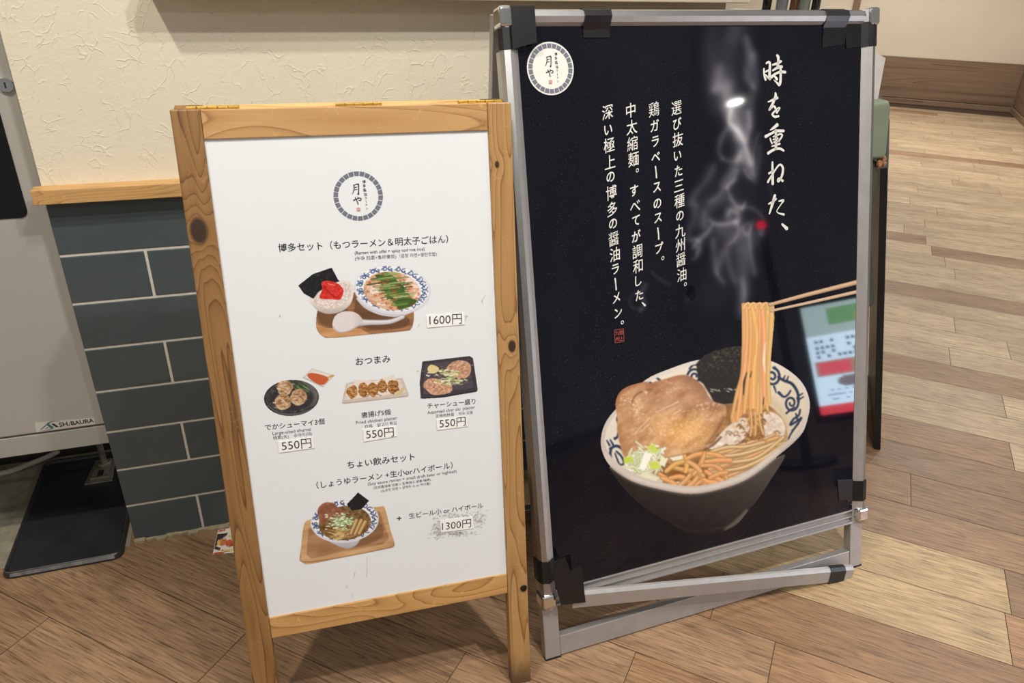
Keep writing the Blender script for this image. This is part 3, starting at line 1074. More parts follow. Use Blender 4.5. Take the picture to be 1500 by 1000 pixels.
patch([(747, 8), (783, 8), (787, 62), (751, 72)], -.0142)
patch([(1206, 36), (1238, 36), (1238, 64), (1205, 69)])
patch([(1237, 36), (1256, 33), (1256, 68), (1240, 71)], -.0022)
patch([(1227, 703), (1250, 702), (1250, 731), (1229, 733)])
patch([(828, 816), (835, 836), (852, 828), (858, 882), (822, 886), (812, 850), (812, 822)], -.0262)
# tape on the loose cover
e0 = c0 + d * (L * .905); e1 = c0 + d * (L * .965)
mb = MB()
for s0, y0, s1, y1 in ((-hw - .001, -.013, -hw + .001, -.0227), (-hw + .001, -.0227, hw * .55, -.0258), (hw * .55, -.0258, hw - .001, -.021), (hw - .001, -.021, hw + .001, -.013)):
    P = [e0 + nn * s0, e1 + nn * s0, e1 + nn * s1, e0 + nn * s1]
    mb.add([(P[0][0], y0, P[0][1]), (P[1][0], y0, P[1][1]), (P[2][0], y1, P[2][1]), (P[3][0], y1, P[3][1])], [(0, 1, 2, 3)])
o = mb.build('tape', M_TAPE, ps); md = o.modifiers.new('thickness', 'SOLIDIFY'); md.thickness = .0006; md.offset = 1
rotx(o, FA)

logo(FA, (806.5, 100.5), (838.5, 102), YA, poster, disc=True)

# brushed headline, stroke by stroke
KZ = .00146
mb = MB()
def strokes(lst, ox, oy, s):
    for pts, w in lst:
        brush(mb, [uvpt(FA, p) for p in zpx(pts, ox, oy, s)], [x / s * KZ * 1.10 for x in w], YA)
strokes([([(270, 440), (272, 540), (290, 620), (305, 665)], [30, 34, 40, 40]), ([(320, 325), (365, 300), (395, 330), (392, 450), (388, 560), (395, 650)], [30, 40, 45, 50, 52, 50]),
         ([(290, 510), (340, 482), (385, 470)], [22, 34, 30]), ([(300, 560), (350, 612), (395, 652)], [18, 34, 45]), ([(545, 160), (570, 200), (568, 300), (560, 400)], [40, 55, 46, 50]),
         ([(455, 355), (540, 330), (625, 285)], [28, 45, 42]), ([(455, 475), (560, 412), (640, 397)], [28, 50, 50]), ([(430, 610), (520, 540), (620, 505), (715, 510)], [50, 38, 44, 45]),
         ([(620, 455), (620, 560), (615, 700), (590, 770), (540, 730), (475, 670)], [45, 45, 50, 55, 32, 8]), ([(500, 605), (540, 655)], [36, 50])], 1100, 70, 14.286)
strokes([([(415, 405), (520, 360), (640, 305)], [18, 45, 55]), ([(595, 190), (600, 260), (550, 400), (460, 580)], [36, 62, 55, 55]), ([(450, 590), (540, 512), (590, 540), (632, 660)], [50, 40, 45, 50]),
         ([(650, 645), (705, 548), (640, 570), (535, 680), (522, 722), (590, 768), (670, 750)], [28, 22, 30, 45, 40, 50, 44])], 1100, 125, 16.667)
strokes([([(400, 295), (480, 240), (545, 185)], [14, 50, 62]), ([(310, 425), (430, 360), (530, 312), (680, 310)], [56, 40, 45, 46]), ([(400, 465), (415, 520), (440, 570)], [24, 30, 30]),
         ([(540, 402), (620, 372), (650, 412), (595, 500), (560, 532)], [28, 34, 36, 36, 28]), ([(465, 432), (540, 410)], [26, 30]), ([(465, 490), (560, 465)], [28, 30]), ([(480, 545), (590, 522)], [32, 34]),
         ([(515, 300), (525, 500), (520, 685)], [45, 50, 50]), ([(440, 630), (600, 580)], [24, 36]), ([(360, 775), (480, 700), (600, 680), (682, 722)], [50, 45, 45, 34])], 1100, 170, 14.286)
strokes([([(262, 105), (262, 200), (265, 365)], [20, 28, 32]), ([(220, 240), (272, 205)], [22, 20]), ([(207, 345), (240, 285), (330, 150), (370, 140), (390, 190), (375, 275), (335, 340), (325, 318), (345, 300), (386, 332)], [26, 20, 18, 22, 28, 26, 22, 16, 16, 26]),
         ([(215, 612), (260, 590), (305, 552)], [16, 24, 20]), ([(290, 512), (265, 600), (224, 732)], [32, 34, 16]), ([(340, 580), (395, 570), (370, 612), (318, 690), (330, 722), (400, 742)], [14, 26, 12, 10, 12, 24]),
         ([(380, 860), (435, 912)], [20, 38])], 1100, 225, 8.33)
mb.build('headline_text', M_WHITEINK, poster)

COLS = (('選び抜いた三種の九州醤油。', ((991, 158), (992, 181), (993, 204), (992.6, 228), (994, 250), (994.4, 272), (995.4, 294), (996, 316), (996.6, 338), (996.6, 359), (997.4, 380), (998.6, 402), (1004, 416))),
        ('鶏ガラベースのスープ。', ((958, 160), (959, 184), (960, 207), (960.6, 230), (961, 252), (962.4, 274), (963, 298), (964, 319), (964.4, 342), (965.6, 363), (971, 378))),
        ('中太縮麺。すべてが調和した、', ((924, 161.6), (925.6, 186), (926.4, 210), (928, 233), (933.6, 249.4), (929, 279), (930.4, 302), (931.6, 323), (932, 345.6), (933.6, 368), (934.4, 389.6), (935, 411), (936.4, 432), (942.6, 445))),
        ('深い極上の博多の醤油ラーメン。', ((890, 164), (891, 190), (892.4, 212.4), (893.6, 237), (894.4, 259), (895.6, 282), (897, 306), (898, 327.5), (899, 349.6), (900.6, 372.4), (901.6, 394), (902, 416), (903, 436), (905.6, 458), (911.6, 472))))
KANA_S = 'いびたのすてがしベスプメンラガ'
for text, pos in [(COLS[0]), (COLS[1]), (COLS[2][0][:5], COLS[2][1][:5]), (COLS[2][0][5:], COLS[2][1][5:]), (COLS[3])]:
    mb = MB()
    for ch, p in zip(text, pos):
        if ch == 'ー':
            brush(mb, [uvpt(FA, (p[0] - 1, p[1] - 8)), uvpt(FA, (p[0], p[1])), uvpt(FA, (p[0] + .5, p[1] + 8))], [.0030, .0024, .0030], YA)
        elif ch == '、':
            brush(mb, [uvpt(FA, (p[0] - 2, p[1] - 2)), uvpt(FA, (p[0] + 2, p[1] + 2))], [.002, .004], YA)
        else:
            em = .0270 if ch not in KANA_S and ch != '。' else (.0225 if ch != '。' else .0235)
            text_glyph(mb, FA, ch, p, em, YA, (0 if ch in '縮選醤鶏' else .004) if ch not in KANA_S else .014, shear=.17, narrow=.86, bend=.03)
    mb.build('body_text', M_WHITEINK, poster)
mb = MB()
M_SEALRED = flat('seal_ink', (168, 74, 62), .4, var=.15, scale=700)
c = uvpt(FA, (907, 491.5))
for ch, dx, dy in zip('極上九州', (.0042, .0042, -.0042, -.0042), (.0058, -.0058, .0058, -.0058)):
    v, f = glyphs(ch, .006)
    lo, hi = v.min(0), v.max(0)
    put2d(mb, c + [dx, dy] + (v - (lo + hi) / 2) * .0098, f, YA)
sq = [c + [a * .0095, b * .0122] for a, b in ((-1, -1), (1, -1), (1, 1), (-1, 1), (-1, -1))]
for a, b in zip(sq[:-1], sq[1:]):
    brush(mb, [a, b], [.0008, .0008], YA)
mb.build('seal', M_SEALRED, poster)

# ------------------------------------------------------------------ poster print: steam
BGC = (14, 15, 25)
st = Paint(985, 38, 1160, 470, 1.0, BGC)
for pts, w, a in (
        ([(1042, 36), (1040, 80), (1046, 130)], [10, 12, 10], .10), ([(1080, 36), (1066, 70), (1062, 100), (1060, 150)], [20, 18, 20, 20], .17), ([(1094, 56), (1098, 85), (1096, 112), (1104, 128)], [5, 8, 7, 4], .28),
        ([(1104, 80), (1108, 115), (1100, 150), (1098, 185)], [5, 6, 6, 6], .20), ([(1055, 100), (1052, 120), (1046, 132)], [7, 8, 6], .22), ([(1064, 130), (1070, 160), (1076, 180), (1082, 200)], [12, 13, 11, 8], .30),
        ([(1071, 160), (1068, 178), (1074, 186), (1084, 195), (1094, 220), (1100, 240)], [3, 3, 4, 4, 4, 4], .42), ([(1097, 165), (1098, 185), (1094, 205)], [4, 4, 4], .30), ([(1064, 190), (1056, 205), (1053, 222), (1058, 232)], [4, 4, 3, 3], .30),
        ([(1084, 170), (1084, 200), (1088, 225), (1098, 245), (1106, 266)], [14, 12, 10, 7, 3], .26), ([(1058, 232), (1068, 236), (1080, 234), (1085, 222)], [2, 3, 3, 3], .28), ([(1112, 195), (1108, 205), (1104, 225), (1103, 255)], [2, 2, 2, 2], .30),
        ([(1090, 248), (1094, 256), (1100, 262)], [2, 2.4, 2], .34), ([(1112, 215), (1112, 235), (1108, 258)], [3, 3, 2], .22), ([(1082, 232), (1076, 244), (1068, 258), (1058, 272)], [6, 6, 6, 5], .30),
        ([(1046, 242), (1040, 256), (1028, 272), (1018, 284), (1012, 298)], [4, 4, 4, 5, 6], .22), ([(1080, 250), (1074, 264), (1062, 276), (1050, 288), (1040, 296)], [4, 3, 3, 4, 4], .30), ([(1066, 274), (1068, 284), (1074, 296), (1082, 304)], [2, 2, 3, 4], .42),
        ([(1078, 262), (1070, 268), (1064, 276)], [2, 2, 2], .30), ([(1040, 250), (1034, 300), (1026, 330)], [12, 16, 10], .10), ([(1060, 290), (1045, 300), (1034, 314), (1032, 330)], [7, 8, 7, 5], .20),
        ([(1092, 296), (1089, 302), (1086, 308)], [1.4, 2, 1.4], .55), ([(1066, 316), (1070, 308), (1080, 312), (1082, 322), (1076, 328)], [4, 5, 4, 3, 3], .42), ([(1086, 304), (1100, 304), (1112, 312), (1118, 320)], [2, 2, 2, 2], .30),
        ([(1040, 322), (1050, 328), (1064, 328), (1076, 324)], [3, 3.5, 3.5, 3], .44), ([(1044, 328), (1038, 338), (1028, 348), (1018, 356)], [2, 3, 4, 3], .42), ([(1010, 352), (1020, 350), (1026, 360), (1022, 374), (1014, 380)], [2, 2, 2.4, 2.4, 2], .34),
        ([(1014, 364), (1018, 360), (1022, 364), (1020, 372)], [2, 2.5, 2, 1.6], .40), ([(1096, 326), (1088, 334), (1094, 344), (1100, 336), (1098, 328)], [2, 2, 2, 2, 2], .30), ([(1078, 322), (1082, 336), (1078, 348), (1068, 358)], [2, 2.4, 2.4, 2], .32),
        ([(1104, 324), (1098, 340), (1100, 370), (1106, 400)], [2, 2, 2.5, 4], .30), ([(1060, 340), (1085, 345), (1100, 350)], [16, 18, 14], .16), ([(1044, 352), (1046, 380), (1050, 400), (1060, 414)], [4, 4, 3, 3], .26),
        ([(1058, 370), (1054, 385), (1050, 400)], [5, 5, 3], .20), ([(1064, 360), (1068, 390), (1076, 412)], [5, 4, 4], .20), ([(1090, 370), (1088, 400), (1088, 440), (1088, 460)], [12, 12, 10, 9], .22), ([(1088, 408), (1090, 430), (1088, 455)], [3, 4, 4], .22),
        ([(1020, 300), (1012, 330), (1006, 350)], [5, 5, 4], .16), ([(1112, 338), (1116, 344), (1118, 336)], [2, 2.4, 2], .34), ([(1016, 430), (1012, 436), (1006, 440)], [3, 3, 3], .14), ([(1085, 350), (1060, 400), (1040, 440)], [26, 28, 22], .07),
        ([(1090, 210), (1080, 300), (1070, 330)], [24, 30, 26], .07), ([(1128, 272), (1130, 284), (1132, 290)], [2, 2, 2], .16)):
    st.glow(pts, w, a * .64)
dens = (st.c - np.array(BGC)) * (.55 + .9 * st.noise(14, 3, (1, 2.2), -.2))[..., None]
bl_ = np.stack([blur(dens[..., k], 7) for k in range(3)], -1)
bl2 = np.stack([blur(dens[..., k], 40) for k in range(3)], -1)
st.c = np.array(BGC) + .13 * dens + .62 * bl_ + 1.45 * bl2
st.a = np.clip(blur(st.a, 30) * 6, 0, 1)
YS2 = -.0008
st.mesh('steam_picture', FA, -.00012, M_PINK, poster, thresh=.15)

# wisps beside the third column of text
s2 = Paint(900, 395, 1020, 470, 1.0, BGC)
for pts, w, a in (([(945, 418), (940, 430), (944, 445), (938, 456)], [5, 5, 4, 3], .26), ([(930, 430), (922, 438), (926, 450), (938, 452)], [3, 3, 3, 3], .16), ([(952, 385), (955, 398), (966, 408), (980, 416)], [3, 3, 4, 4], .16), ([(1008, 430), (1014, 434), (1012, 424)], [2, 3, 3], .18)):
    s2.glow(pts, w, a * .9)
s2.c = np.stack([blur(s2.c[..., k], 3) for k in range(3)], -1)
s2.mesh('steam_picture', FA, -.00012, M_PINK, poster, thresh=.15)

# ------------------------------------------------------------------ poster print: the bowl of ramen
p = Paint(872, 405, 1258, 800, 1.7, BGC)
rim = [(880, 640), (888, 616), (908, 592), (945, 556), (985, 538), (1020, 527), (1060, 521), (1100, 522), (1132, 529), (1160, 545), (1178, 564), (1186.5, 588), (1184, 612), (1173, 638), (1142, 666), (1097, 700), (1055, 716), (1012, 723), (965, 716), (925, 704), (895, 684), (882, 662)]
inner = [(886, 640), (894, 618), (912, 596), (948, 561), (987, 544), (1020, 533), (1060, 527), (1100, 528), (1130, 534), (1156, 549), (1173, 567), (1180, 588), (1177, 610), (1166, 633), (1136, 659), (1093, 691), (1052, 706), (1012, 712), (968, 706), (930, 694), (902, 676), (889, 658)]
body = [(892, 682), (905, 705), (925, 728), (955, 752), (985, 768), (1000, 779), (1025, 785), (1055, 781), (1080, 768), (1096, 748), (1108, 735), (1128, 705), (1150, 665), (1100, 690), (1010, 716), (930, 700)]
bm_ = p.poly(body)
g = np.clip((p.Y - 690) / 95, 0, 1)[..., None]
lf = np.clip((p.X - 900) / 220, 0, 1)[..., None]
bc = (np.array((62, 56, 52)) * (1 - g) + np.array((22, 21, 25)) * g) * (.72 + .5 * lf) + (p.noise(8, 2) - .5)[..., None] * 5
p.fill(bm_, bc)
p.line([(1062, 775), (1080, 763), (1094, 748)], [3, 7, 5], (104, 94, 84), .8, soft=2)
p.line([(985, 768), (1010, 776), (1040, 776), (1064, 770)], [2, 2, 2, 2], (56, 51, 48), .5, soft=2)
ro = p.poly(rim); ri = p.poly(inner)
gl_ = np.clip((p.Y - 530) / 190, 0, 1)[..., None]
p.fill(ro, np.array((214, 205, 196)) * (1 - gl_) + np.array((176, 164, 154)) * gl_)
gx = np.clip((p.X - 880) / 300, 0, 1)[..., None]
inn = np.array((226, 217, 203)) * (1 - gl_ * .10) - np.array((10, 16, 26)) * gx
p.fill(ri, inn)
p.clip = ri
# soup
soup = [(915, 655), (945, 628), (1000, 600), (1060, 592), (1115, 590), (1140, 605), (1152, 625), (1150, 650), (1120, 672), (1060, 700), (1000, 706), (950, 690)]
sm = p.poly(soup)
nz = p.noise(9, 11)
p.fill(sm, np.array((150, 110, 72)) + (nz - .5)[..., None] * np.array((90, 80, 60)))
# shaded wall of the bowl on the right above the soup
p.line([(1128, 585), (1142, 600), (1152, 622), (1150, 645)], [10, 9, 8, 6], (196, 172, 138), .65, soft=4)
# glare on the soup
for q_ in ([(1062, 628), (1085, 612), (1100, 618), (1092, 640), (1075, 652), (1055, 656), (1045, 650)], [(1118, 605), (1135, 605), (1148, 618), (1149, 636), (1138, 652), (1122, 655), (1120, 635)], [(1035, 655), (1052, 645), (1062, 650), (1048, 658)]):
    p.fill(p.poly(q_, soft=2), np.array((222, 208, 194)) + (p.noise(4, 8) - .5)[..., None] * 50, .9)
rr = random.Random(9)
for _ in range(26):
    x, y = rr.choice([(1068, 640), (1132, 632), (1095, 652), (1060, 655)])
    x += rr.gauss(0, 13); y += rr.gauss(0, 9)
    p.line([(x - 4, y), (x, y - rr.uniform(1, 3)), (x + 4, y + 1)], rr.uniform(.8, 2), rr.choice([(120, 84, 54), (244, 236, 226), (176, 138, 98)]), .8)
# blue scrollwork
NAVY = (46, 56, 80)
def spiral(cx, cy, r, turns, a0, sy=1.0, w=3.2, flip=1):
    pts = [(cx + flip * r * (1 - t / 20 * .82) * math.cos(a0 + turns * 2 * math.pi * t / 20), cy + sy * r * (1 - t / 20 * .82) * math.sin(a0 + turns * 2 * math.pi * t / 20)) for t in range(21)]
    p.line(pts, [w, w, w * .8], NAVY)
spiral(1018, 551, 11, 1.5, 3.4, 1.05, 3.4)
p.line([(1010, 540), (1016, 534), (1024, 535)], [2.5, 3.5, 3], NAVY)
spiral(1131, 552, 12, 1.6, -1.4, 1.15, 3.6)
p.line([(1140, 552), (1148, 557), (1160, 562), (1168, 574), (1170, 588)], [3.5, 4, 4.4, 4, 3], NAVY)
for a_, b_ in (((1147, 556), (1150, 550)), ((1152, 558), (1155, 551)), ((1169, 580), (1176, 576)), ((1170, 585), (1177, 581)), ((1135, 540), (1136, 533)), ((1126, 570), (1128, 582)), ((1134, 566), (1137, 575))):
    p.line([a_, b_], [3, 1.6], NAVY)
spiral(1159, 590, 11, 1.6, -.6, 1.2, 3.2)
p.line([(1141, 575), (1148, 581), (1154, 578), (1158, 572)], [4.5, 3, 3, 2.5], NAVY)
p.line([(1152, 605), (1158, 600), (1164, 596)], [3, 3, 2], NAVY)
p.line([(1172, 600), (1170, 608), (1162, 614), (1158, 622), (1168, 616), (1174, 612), (1166, 624), (1158, 636), (1154, 646)], [2.5, 3, 3, 3.5, 3, 3, 3, 2.4, 2], NAVY)
p.line([(1166, 606), (1168, 614)], 2.5, NAVY)
p.line([(1160, 630), (1166, 625), (1170, 620)], 1.6, NAVY)
p.line([(960, 552), (966, 556)], [3, 3], NAVY); p.line([(948, 558), (954, 561)], [3, 3], NAVY)
p.line([(906, 606), (904, 614), (908, 622), (912, 630)], [2, 3, 4.5, 4], NAVY)
p.line([(908, 630), (904, 640), (901, 642)], [5.5, 3, 4.5], NAVY)
p.line([(908, 626), (910, 634)], [6, 3], NAVY)
p.line([(895, 658), (894, 668), (900, 682), (912, 694)], [3.5, 4.5, 4, 2.5], NAVY)
p.line([(894, 657), (902, 653), (910, 656), (916, 664)], [4, 4, 4.5, 4], NAVY)
for a_, b_ in (((893, 652), (889, 645)), ((898, 651), (894, 644))):
    p.line([a_, b_], [3, 2], NAVY)
p.line([(903, 661), (910, 668), (914, 678), (908, 680), (904, 672), (901, 664)], [2.5, 3, 3, 2.5, 2.5, 2], NAVY)
p.line([(905, 686), (914, 694), (922, 700)], [2.4, 3, 2], NAVY)
# noodles lying in the soup
for k in range(26):
    y0 = 668 + rr.uniform(-6, 34); x0 = 1040 + rr.uniform(-12, 36)
    x1 = 1145 + rr.uniform(-22, 12); y1 = y0 - 26 + rr.uniform(-10, 6)
    md = ((x0 + x1) / 2, (y0 + y1) / 2 + rr.uniform(-1, 7))
    p.line([(x0, y0), md, (x1, y1)], [5.2, 6, 4.6], [v * rr.uniform(.88, 1.06) for v in (208, 168, 116)], 1, .26, (240, 214, 170))
for pts in ([(1040, 662), (1065, 655), (1092, 654), (1120, 647)], [(1050, 668), (1080, 666), (1110, 658), (1140, 646)], [(1058, 690), (1090, 684), (1120, 670), (1146, 652)], [(1048, 676), (1080, 676), (1112, 668), (1148, 640)]):
    p.line(pts, [4.5, 6.5, 6, 5], (214, 176, 124), 1, .42, (244, 222, 180))
p.clip = None
# sheet of nori standing at the back
nori = [(1020, 532), (1030, 521), (1046, 513), (1066, 508), (1084, 506), (1092, 512), (1092, 580), (1080, 590), (1060, 592), (1046, 590), (1040, 578), (1030, 562), (1022, 556)]
nm = p.poly(nori, smooth=False, soft=2)
nn_ = p.noise(3, 21)
p.fill(nm, np.array((46, 43, 42)) + np.clip(nn_ - .56, 0, 1)[..., None] * np.array((230, 225, 150)) * np.clip((560 - p.Y) / 40, .15, 1)[..., None])
for _ in range(24):
    x, y = rr.uniform(1040, 1084), rr.uniform(568, 574)
    p.line([(x, y), (x + rr.uniform(1, 3), y + .5)], rr.uniform(.7, 1.6), (206, 200, 186), .7)
# slices of pork
pork = [(901, 592), (905, 578), (913, 569), (926, 563), (944, 559), (954, 561), (962, 558), (975, 555), (988, 551), (1003, 549), (1014, 553), (1024, 560), (1032, 568), (1038, 580), (1046, 588), (1062, 594), (1064, 606), (1058, 622), (1048, 636), (1036, 650), (1022, 660), (1004, 664), (985, 668), (955, 676), (928, 682), (914, 668), (908, 650), (904, 630), (904, 610)]
pm = p.poly(pork, soft=2)
n2 = p.noise(16, 31, (1.8, .7), -.6); n3 = p.noise(3.0, 33)
base = np.array((190, 146, 108)) + (n2 - .5)[..., None] * np.array((72, 76, 70)) + (n3 - .5)[..., None] * 26
up = np.clip((608 - p.Y + (p.X - 960) * .25) / 40, 0, 1)[..., None]
base = base * (1 - .20 * up) + np.array((150, 104, 84)) * .20 * up
ambr = np.exp(-(((p.X - 1000) / 36) ** 2 + ((p.Y - 632) / 22) ** 2))[..., None]
base = base + ambr * np.array((32, 22, -6))
p.fill(pm, base)
p.clip = pm
edge = [(901, 592), (905, 578), (913, 569), (926, 563), (944, 559), (954, 561), (962, 558), (975, 555), (988, 551), (1003, 549), (1014, 553), (1026, 562)]
p.line(edge, [8, 9, 8, 9], (150, 92, 66), .55, soft=4)
p.line([(1004, 552), (1020, 560), (1034, 572), (1044, 590)], [16, 20, 16], (142, 108, 86), .55, soft=6)
p.line([(925, 593), (930, 580), (944, 572), (956, 570)], [1.6, 2, 1.2], (112, 74, 52), .75)
p.line([(928, 598), (925, 612), (930, 624), (944, 618)], [1.5, 1.5, 2], (160, 112, 78), .6, soft=2)
p.line([(950, 588), (975, 594), (996, 588), (1006, 600)], [10, 14, 12], (156, 116, 90), .40, soft=6)
p.line([(1002, 610), (1010, 600), (1024, 595), (1040, 596), (1058, 598)], [5, 7, 6, 5], (140, 96, 56), .5, soft=4)
p.line([(906, 620), (912, 650), (924, 676)], [6, 7, 6], (158, 110, 76), .55, soft=4)
p.line([(1036, 650), (1050, 632), (1060, 612)], [5, 6, 5], (124, 86, 58), .75, soft=2.5)
for a_, b_ in (((929, 636), (951, 612)), ((960, 604), (994, 588)), ((985, 608), (997, 600)), ((938, 632), (950, 622))):
    p.line([a_, b_], [.8, 1.4], (236, 214, 190), .75)
for cx, cy, sx, sy, n, al in ((916, 586, 5, 5, 26, .8), (932, 598, 4, 9, 40, .85), (945, 575, 4, 2, 10, .9), (975, 562, 10, 3, 16, .5), (985, 574, 12, 5, 26, .5), (970, 630, 14, 5, 50, .7), (1010, 620, 18, 9, 90, .65), (1030, 594, 14, 3, 40, .75), (1010, 640, 16, 8, 60, .6), (930, 650, 8, 10, 26, .4)):
    for _ in range(n):
        x, y = rr.gauss(cx, sx), rr.gauss(cy, sy)
        p.line([(x, y), (x + rr.uniform(.5, 2.4), y - rr.uniform(-.6, 1.2))], rr.uniform(.5, 1.3), (242, 222, 198), al * rr.uniform(.5, 1))
p.clip = None
p.line([(1030, 660), (1046, 650), (1056, 640)], [3, 4, 3], (112, 80, 56), .8)
# lifted noodles
hm = p.poly([(1087, 452), (1094, 446), (1112, 443), (1128, 443), (1134, 452), (1134, 480), (1129, 505), (1128, 530), (1126, 552), (1128, 575), (1120, 600), (1112, 612), (1102, 600), (1094, 600), (1078, 618), (1070, 614), (1086, 588), (1086, 560), (1090, 525), (1087, 490), (1086, 470)], soft=2)
p.fill(hm, np.array((206, 150, 92)) + (p.noise(6, 51, (.5, 6)) - .5)[..., None] * 50)
for x0, xm, x1, x2, yb in ((1089, 1090, 1088, 1072, 612), (1093, 1095, 1090, 1080, 616), (1098, 1100, 1096, 1090, 604), (1103, 1105, 1102, 1099, 622), (1108, 1110, 1107, 1105, 626), (1113, 1114, 1112, 1109, 624), (1119, 1118, 1116, 1114, 622), (1125, 1123, 1121, 1124, 604), (1131, 1129, 1125, 1127, 590), (1116, 1119, 1119, 1120, 592), (1101, 1108, 1104, 1103, 600)):
    c_ = [v * rr.uniform(.92, 1.06) for v in (222, 170, 110)]
    p.line([(x0, 446), (xm, 490), (x1, 545), ((x1 + x2) / 2, 575), (x2, yb)], [6.6, 7.4, 6.8, 6, 5], c_, 1, .17, (238, 194, 132))
for x in (1092, 1100, 1109, 1118, 1127):
    p.line([(x - 3, 452), (x + 1, 445), (x + 5, 444), (x + 6, 452)], 3.6, (228, 180, 122), 1, .3, (248, 212, 158))
for a_ in ([(1094, 545), (1090, 560), (1089, 578)], [(1101, 544), (1099, 552)], [(1119, 582), (1118, 592)]):
    p.line(a_, [1.2, 3.4, 1.6], (66, 54, 44), .95)
p.line([(1121, 502), (1119, 528), (1121, 546)], [1.2, 4, 1.5], (236, 216, 190), .9)
for a_ in ([(1107, 470), (1106, 520)], [(1113, 500), (1111, 560)], [(1098, 480), (1096, 530)], [(1125, 460), (1125, 500)]):
    p.line(a_, [.8, 1.4], (172, 122, 72), .45)
# soup clump where they enter
for _ in range(60):
    x, y = rr.gauss(1104, 11), rr.gauss(622, 10)
    p.line([(x - 3, y), (x, y - 2), (x + 3, y + 1)], rr.uniform(1.2, 3), rr.choice([(150, 104, 64), (176, 128, 82), (122, 84, 52), (206, 166, 116)]), .75)
for a_ in ([(1100, 602), (1101, 620), (1099, 638)], [(1106, 602), (1107, 622), (1106, 638)], [(1112, 604), (1114, 622), (1118, 636)]):
    p.line(a_, [3.2, 3.6, 3], (216, 168, 110), .95, .3, (246, 214, 160))
# chopped leek
for _ in range(170):
    x, y = rr.gauss(945, 17), rr.gauss(675, 12)
    if ((x - 946) / 34) ** 2 + ((y - 675) / 25) ** 2 > 1: continue
    an = rr.uniform(-1.2, 1.4); L = rr.uniform(3, 7); w_ = rr.uniform(2.4, 4.6)
    c_ = rr.choice([(226, 224, 196), (214, 216, 176), (234, 234, 214), (196, 206, 150), (204, 208, 166)])
    p.line([(x - L * math.cos(an), y - L * math.sin(an)), (x + L * math.cos(an), y + L * math.sin(an))], w_, c_, .92, .22, (246, 246, 232))
for q_, c_ in ((((946, 654), (958, 650), (965, 660), (956, 664)), (196, 206, 92)), (((913, 670), (926, 667), (928, 676), (914, 679)), (188, 204, 78)), (((950, 678), (964, 674), (967, 686), (953, 687)), (198, 208, 88)), (((936, 686), (944, 662), (956, 664), (944, 689)), (240, 238, 226)), (((980, 670), (1000, 666), (1002, 673), (986, 675)), (232, 226, 206)),
               (((936, 696), (944, 691), (964, 700), (960, 708), (944, 704)), (222, 216, 184)), (((968, 668), (978, 672), (974, 684), (966, 680)), (226, 226, 196))):
    p.fill(p.poly(q_, smooth=False), c_, .95)
# bamboo shoots
for _ in range(12):
    x, y = rr.uniform(975, 1045), rr.uniform(684, 706)
    p.line([(x - 8, y + rr.uniform(-3, 5)), (x, y), (x + 9, y - rr.uniform(-3, 5))], 7, (150, 92, 48), .8, .3)
for pts in ([(966, 694), (978, 702), (990, 712)], [(970, 700), (984, 706), (994, 714)], [(982, 700), (998, 698), (1010, 706)], [(992, 714), (1004, 704), (1014, 692)], [(1006, 714), (1016, 706), (1024, 696)], [(1020, 710), (1030, 704), (1034, 716)], [(1022, 692), (1034, 704), (1048, 706), (1060, 702)],
            [(1034, 690), (1046, 698), (1058, 704)], [(986, 684), (1002, 688), (1020, 690), (1030, 697)], [(1003, 668), (1006, 680), (1004, 690)], [(1006, 672), (1018, 666), (1030, 664)], [(1032, 663), (1026, 680), (1016, 694)], [(1036, 664), (1050, 666), (1062, 672)], [(1034, 676), (1052, 674), (1070, 674)], [(1028, 682), (1046, 682), (1058, 690), (1064, 700)],
            [(1008, 676), (1018, 682), (1026, 690)], [(976, 690), (988, 680), (1000, 676)], [(1040, 700), (1052, 694), (1064, 692)]):
    p.line(pts, [6.4, 8, 7.2], [v * rr.uniform(.94, 1.05) for v in (218, 160, 104)], 1, .24, (238, 190, 134))
# front lip of the bowl, over everything inside
ring = np.clip(ro - ri, 0, 1) * np.clip((p.Y - 655) / 14, 0, 1)
lipc = np.array((198, 186, 176)) + (p.noise(6, 3) - .5)[..., None] * 10
p.fill(ring, lipc)
lo_ = [(896, 687), (925, 706), (965, 718), (1012, 725), (1055, 718), (1097, 702), (1142, 668), (1174, 640)]
p.line([(x, y - 1.5) for x, y in lo_], 3, (132, 120, 112), .55, soft=2.5)
p.line([(x - 1, y - 8) for x, y in lo_[1:-1]], 2, (222, 214, 206), .5, soft=2)
# chopsticks
p.line([(1128, 446), (1180, 432), (1256, 413)], [6, 7, 8], (196, 158, 124), 1, .42, (232, 204, 172), smooth=False)
p.line([(1130, 455), (1190, 442), (1256, 427)], [4.6, 5.4, 6.2], (202, 168, 136), 1, .42, (236, 212, 184), smooth=False)
p.c = np.stack([blur(p.c[..., k], 2) for k in range(3)], -1)
p.mesh('ramen_picture', FA, -.00024, M_PINK, poster, gain=1.15)

# ------------------------------------------------------------------ menu prints
M_MINK = ink_mat('menu_print', .38, .3)
PBG = (226, 226, 224)


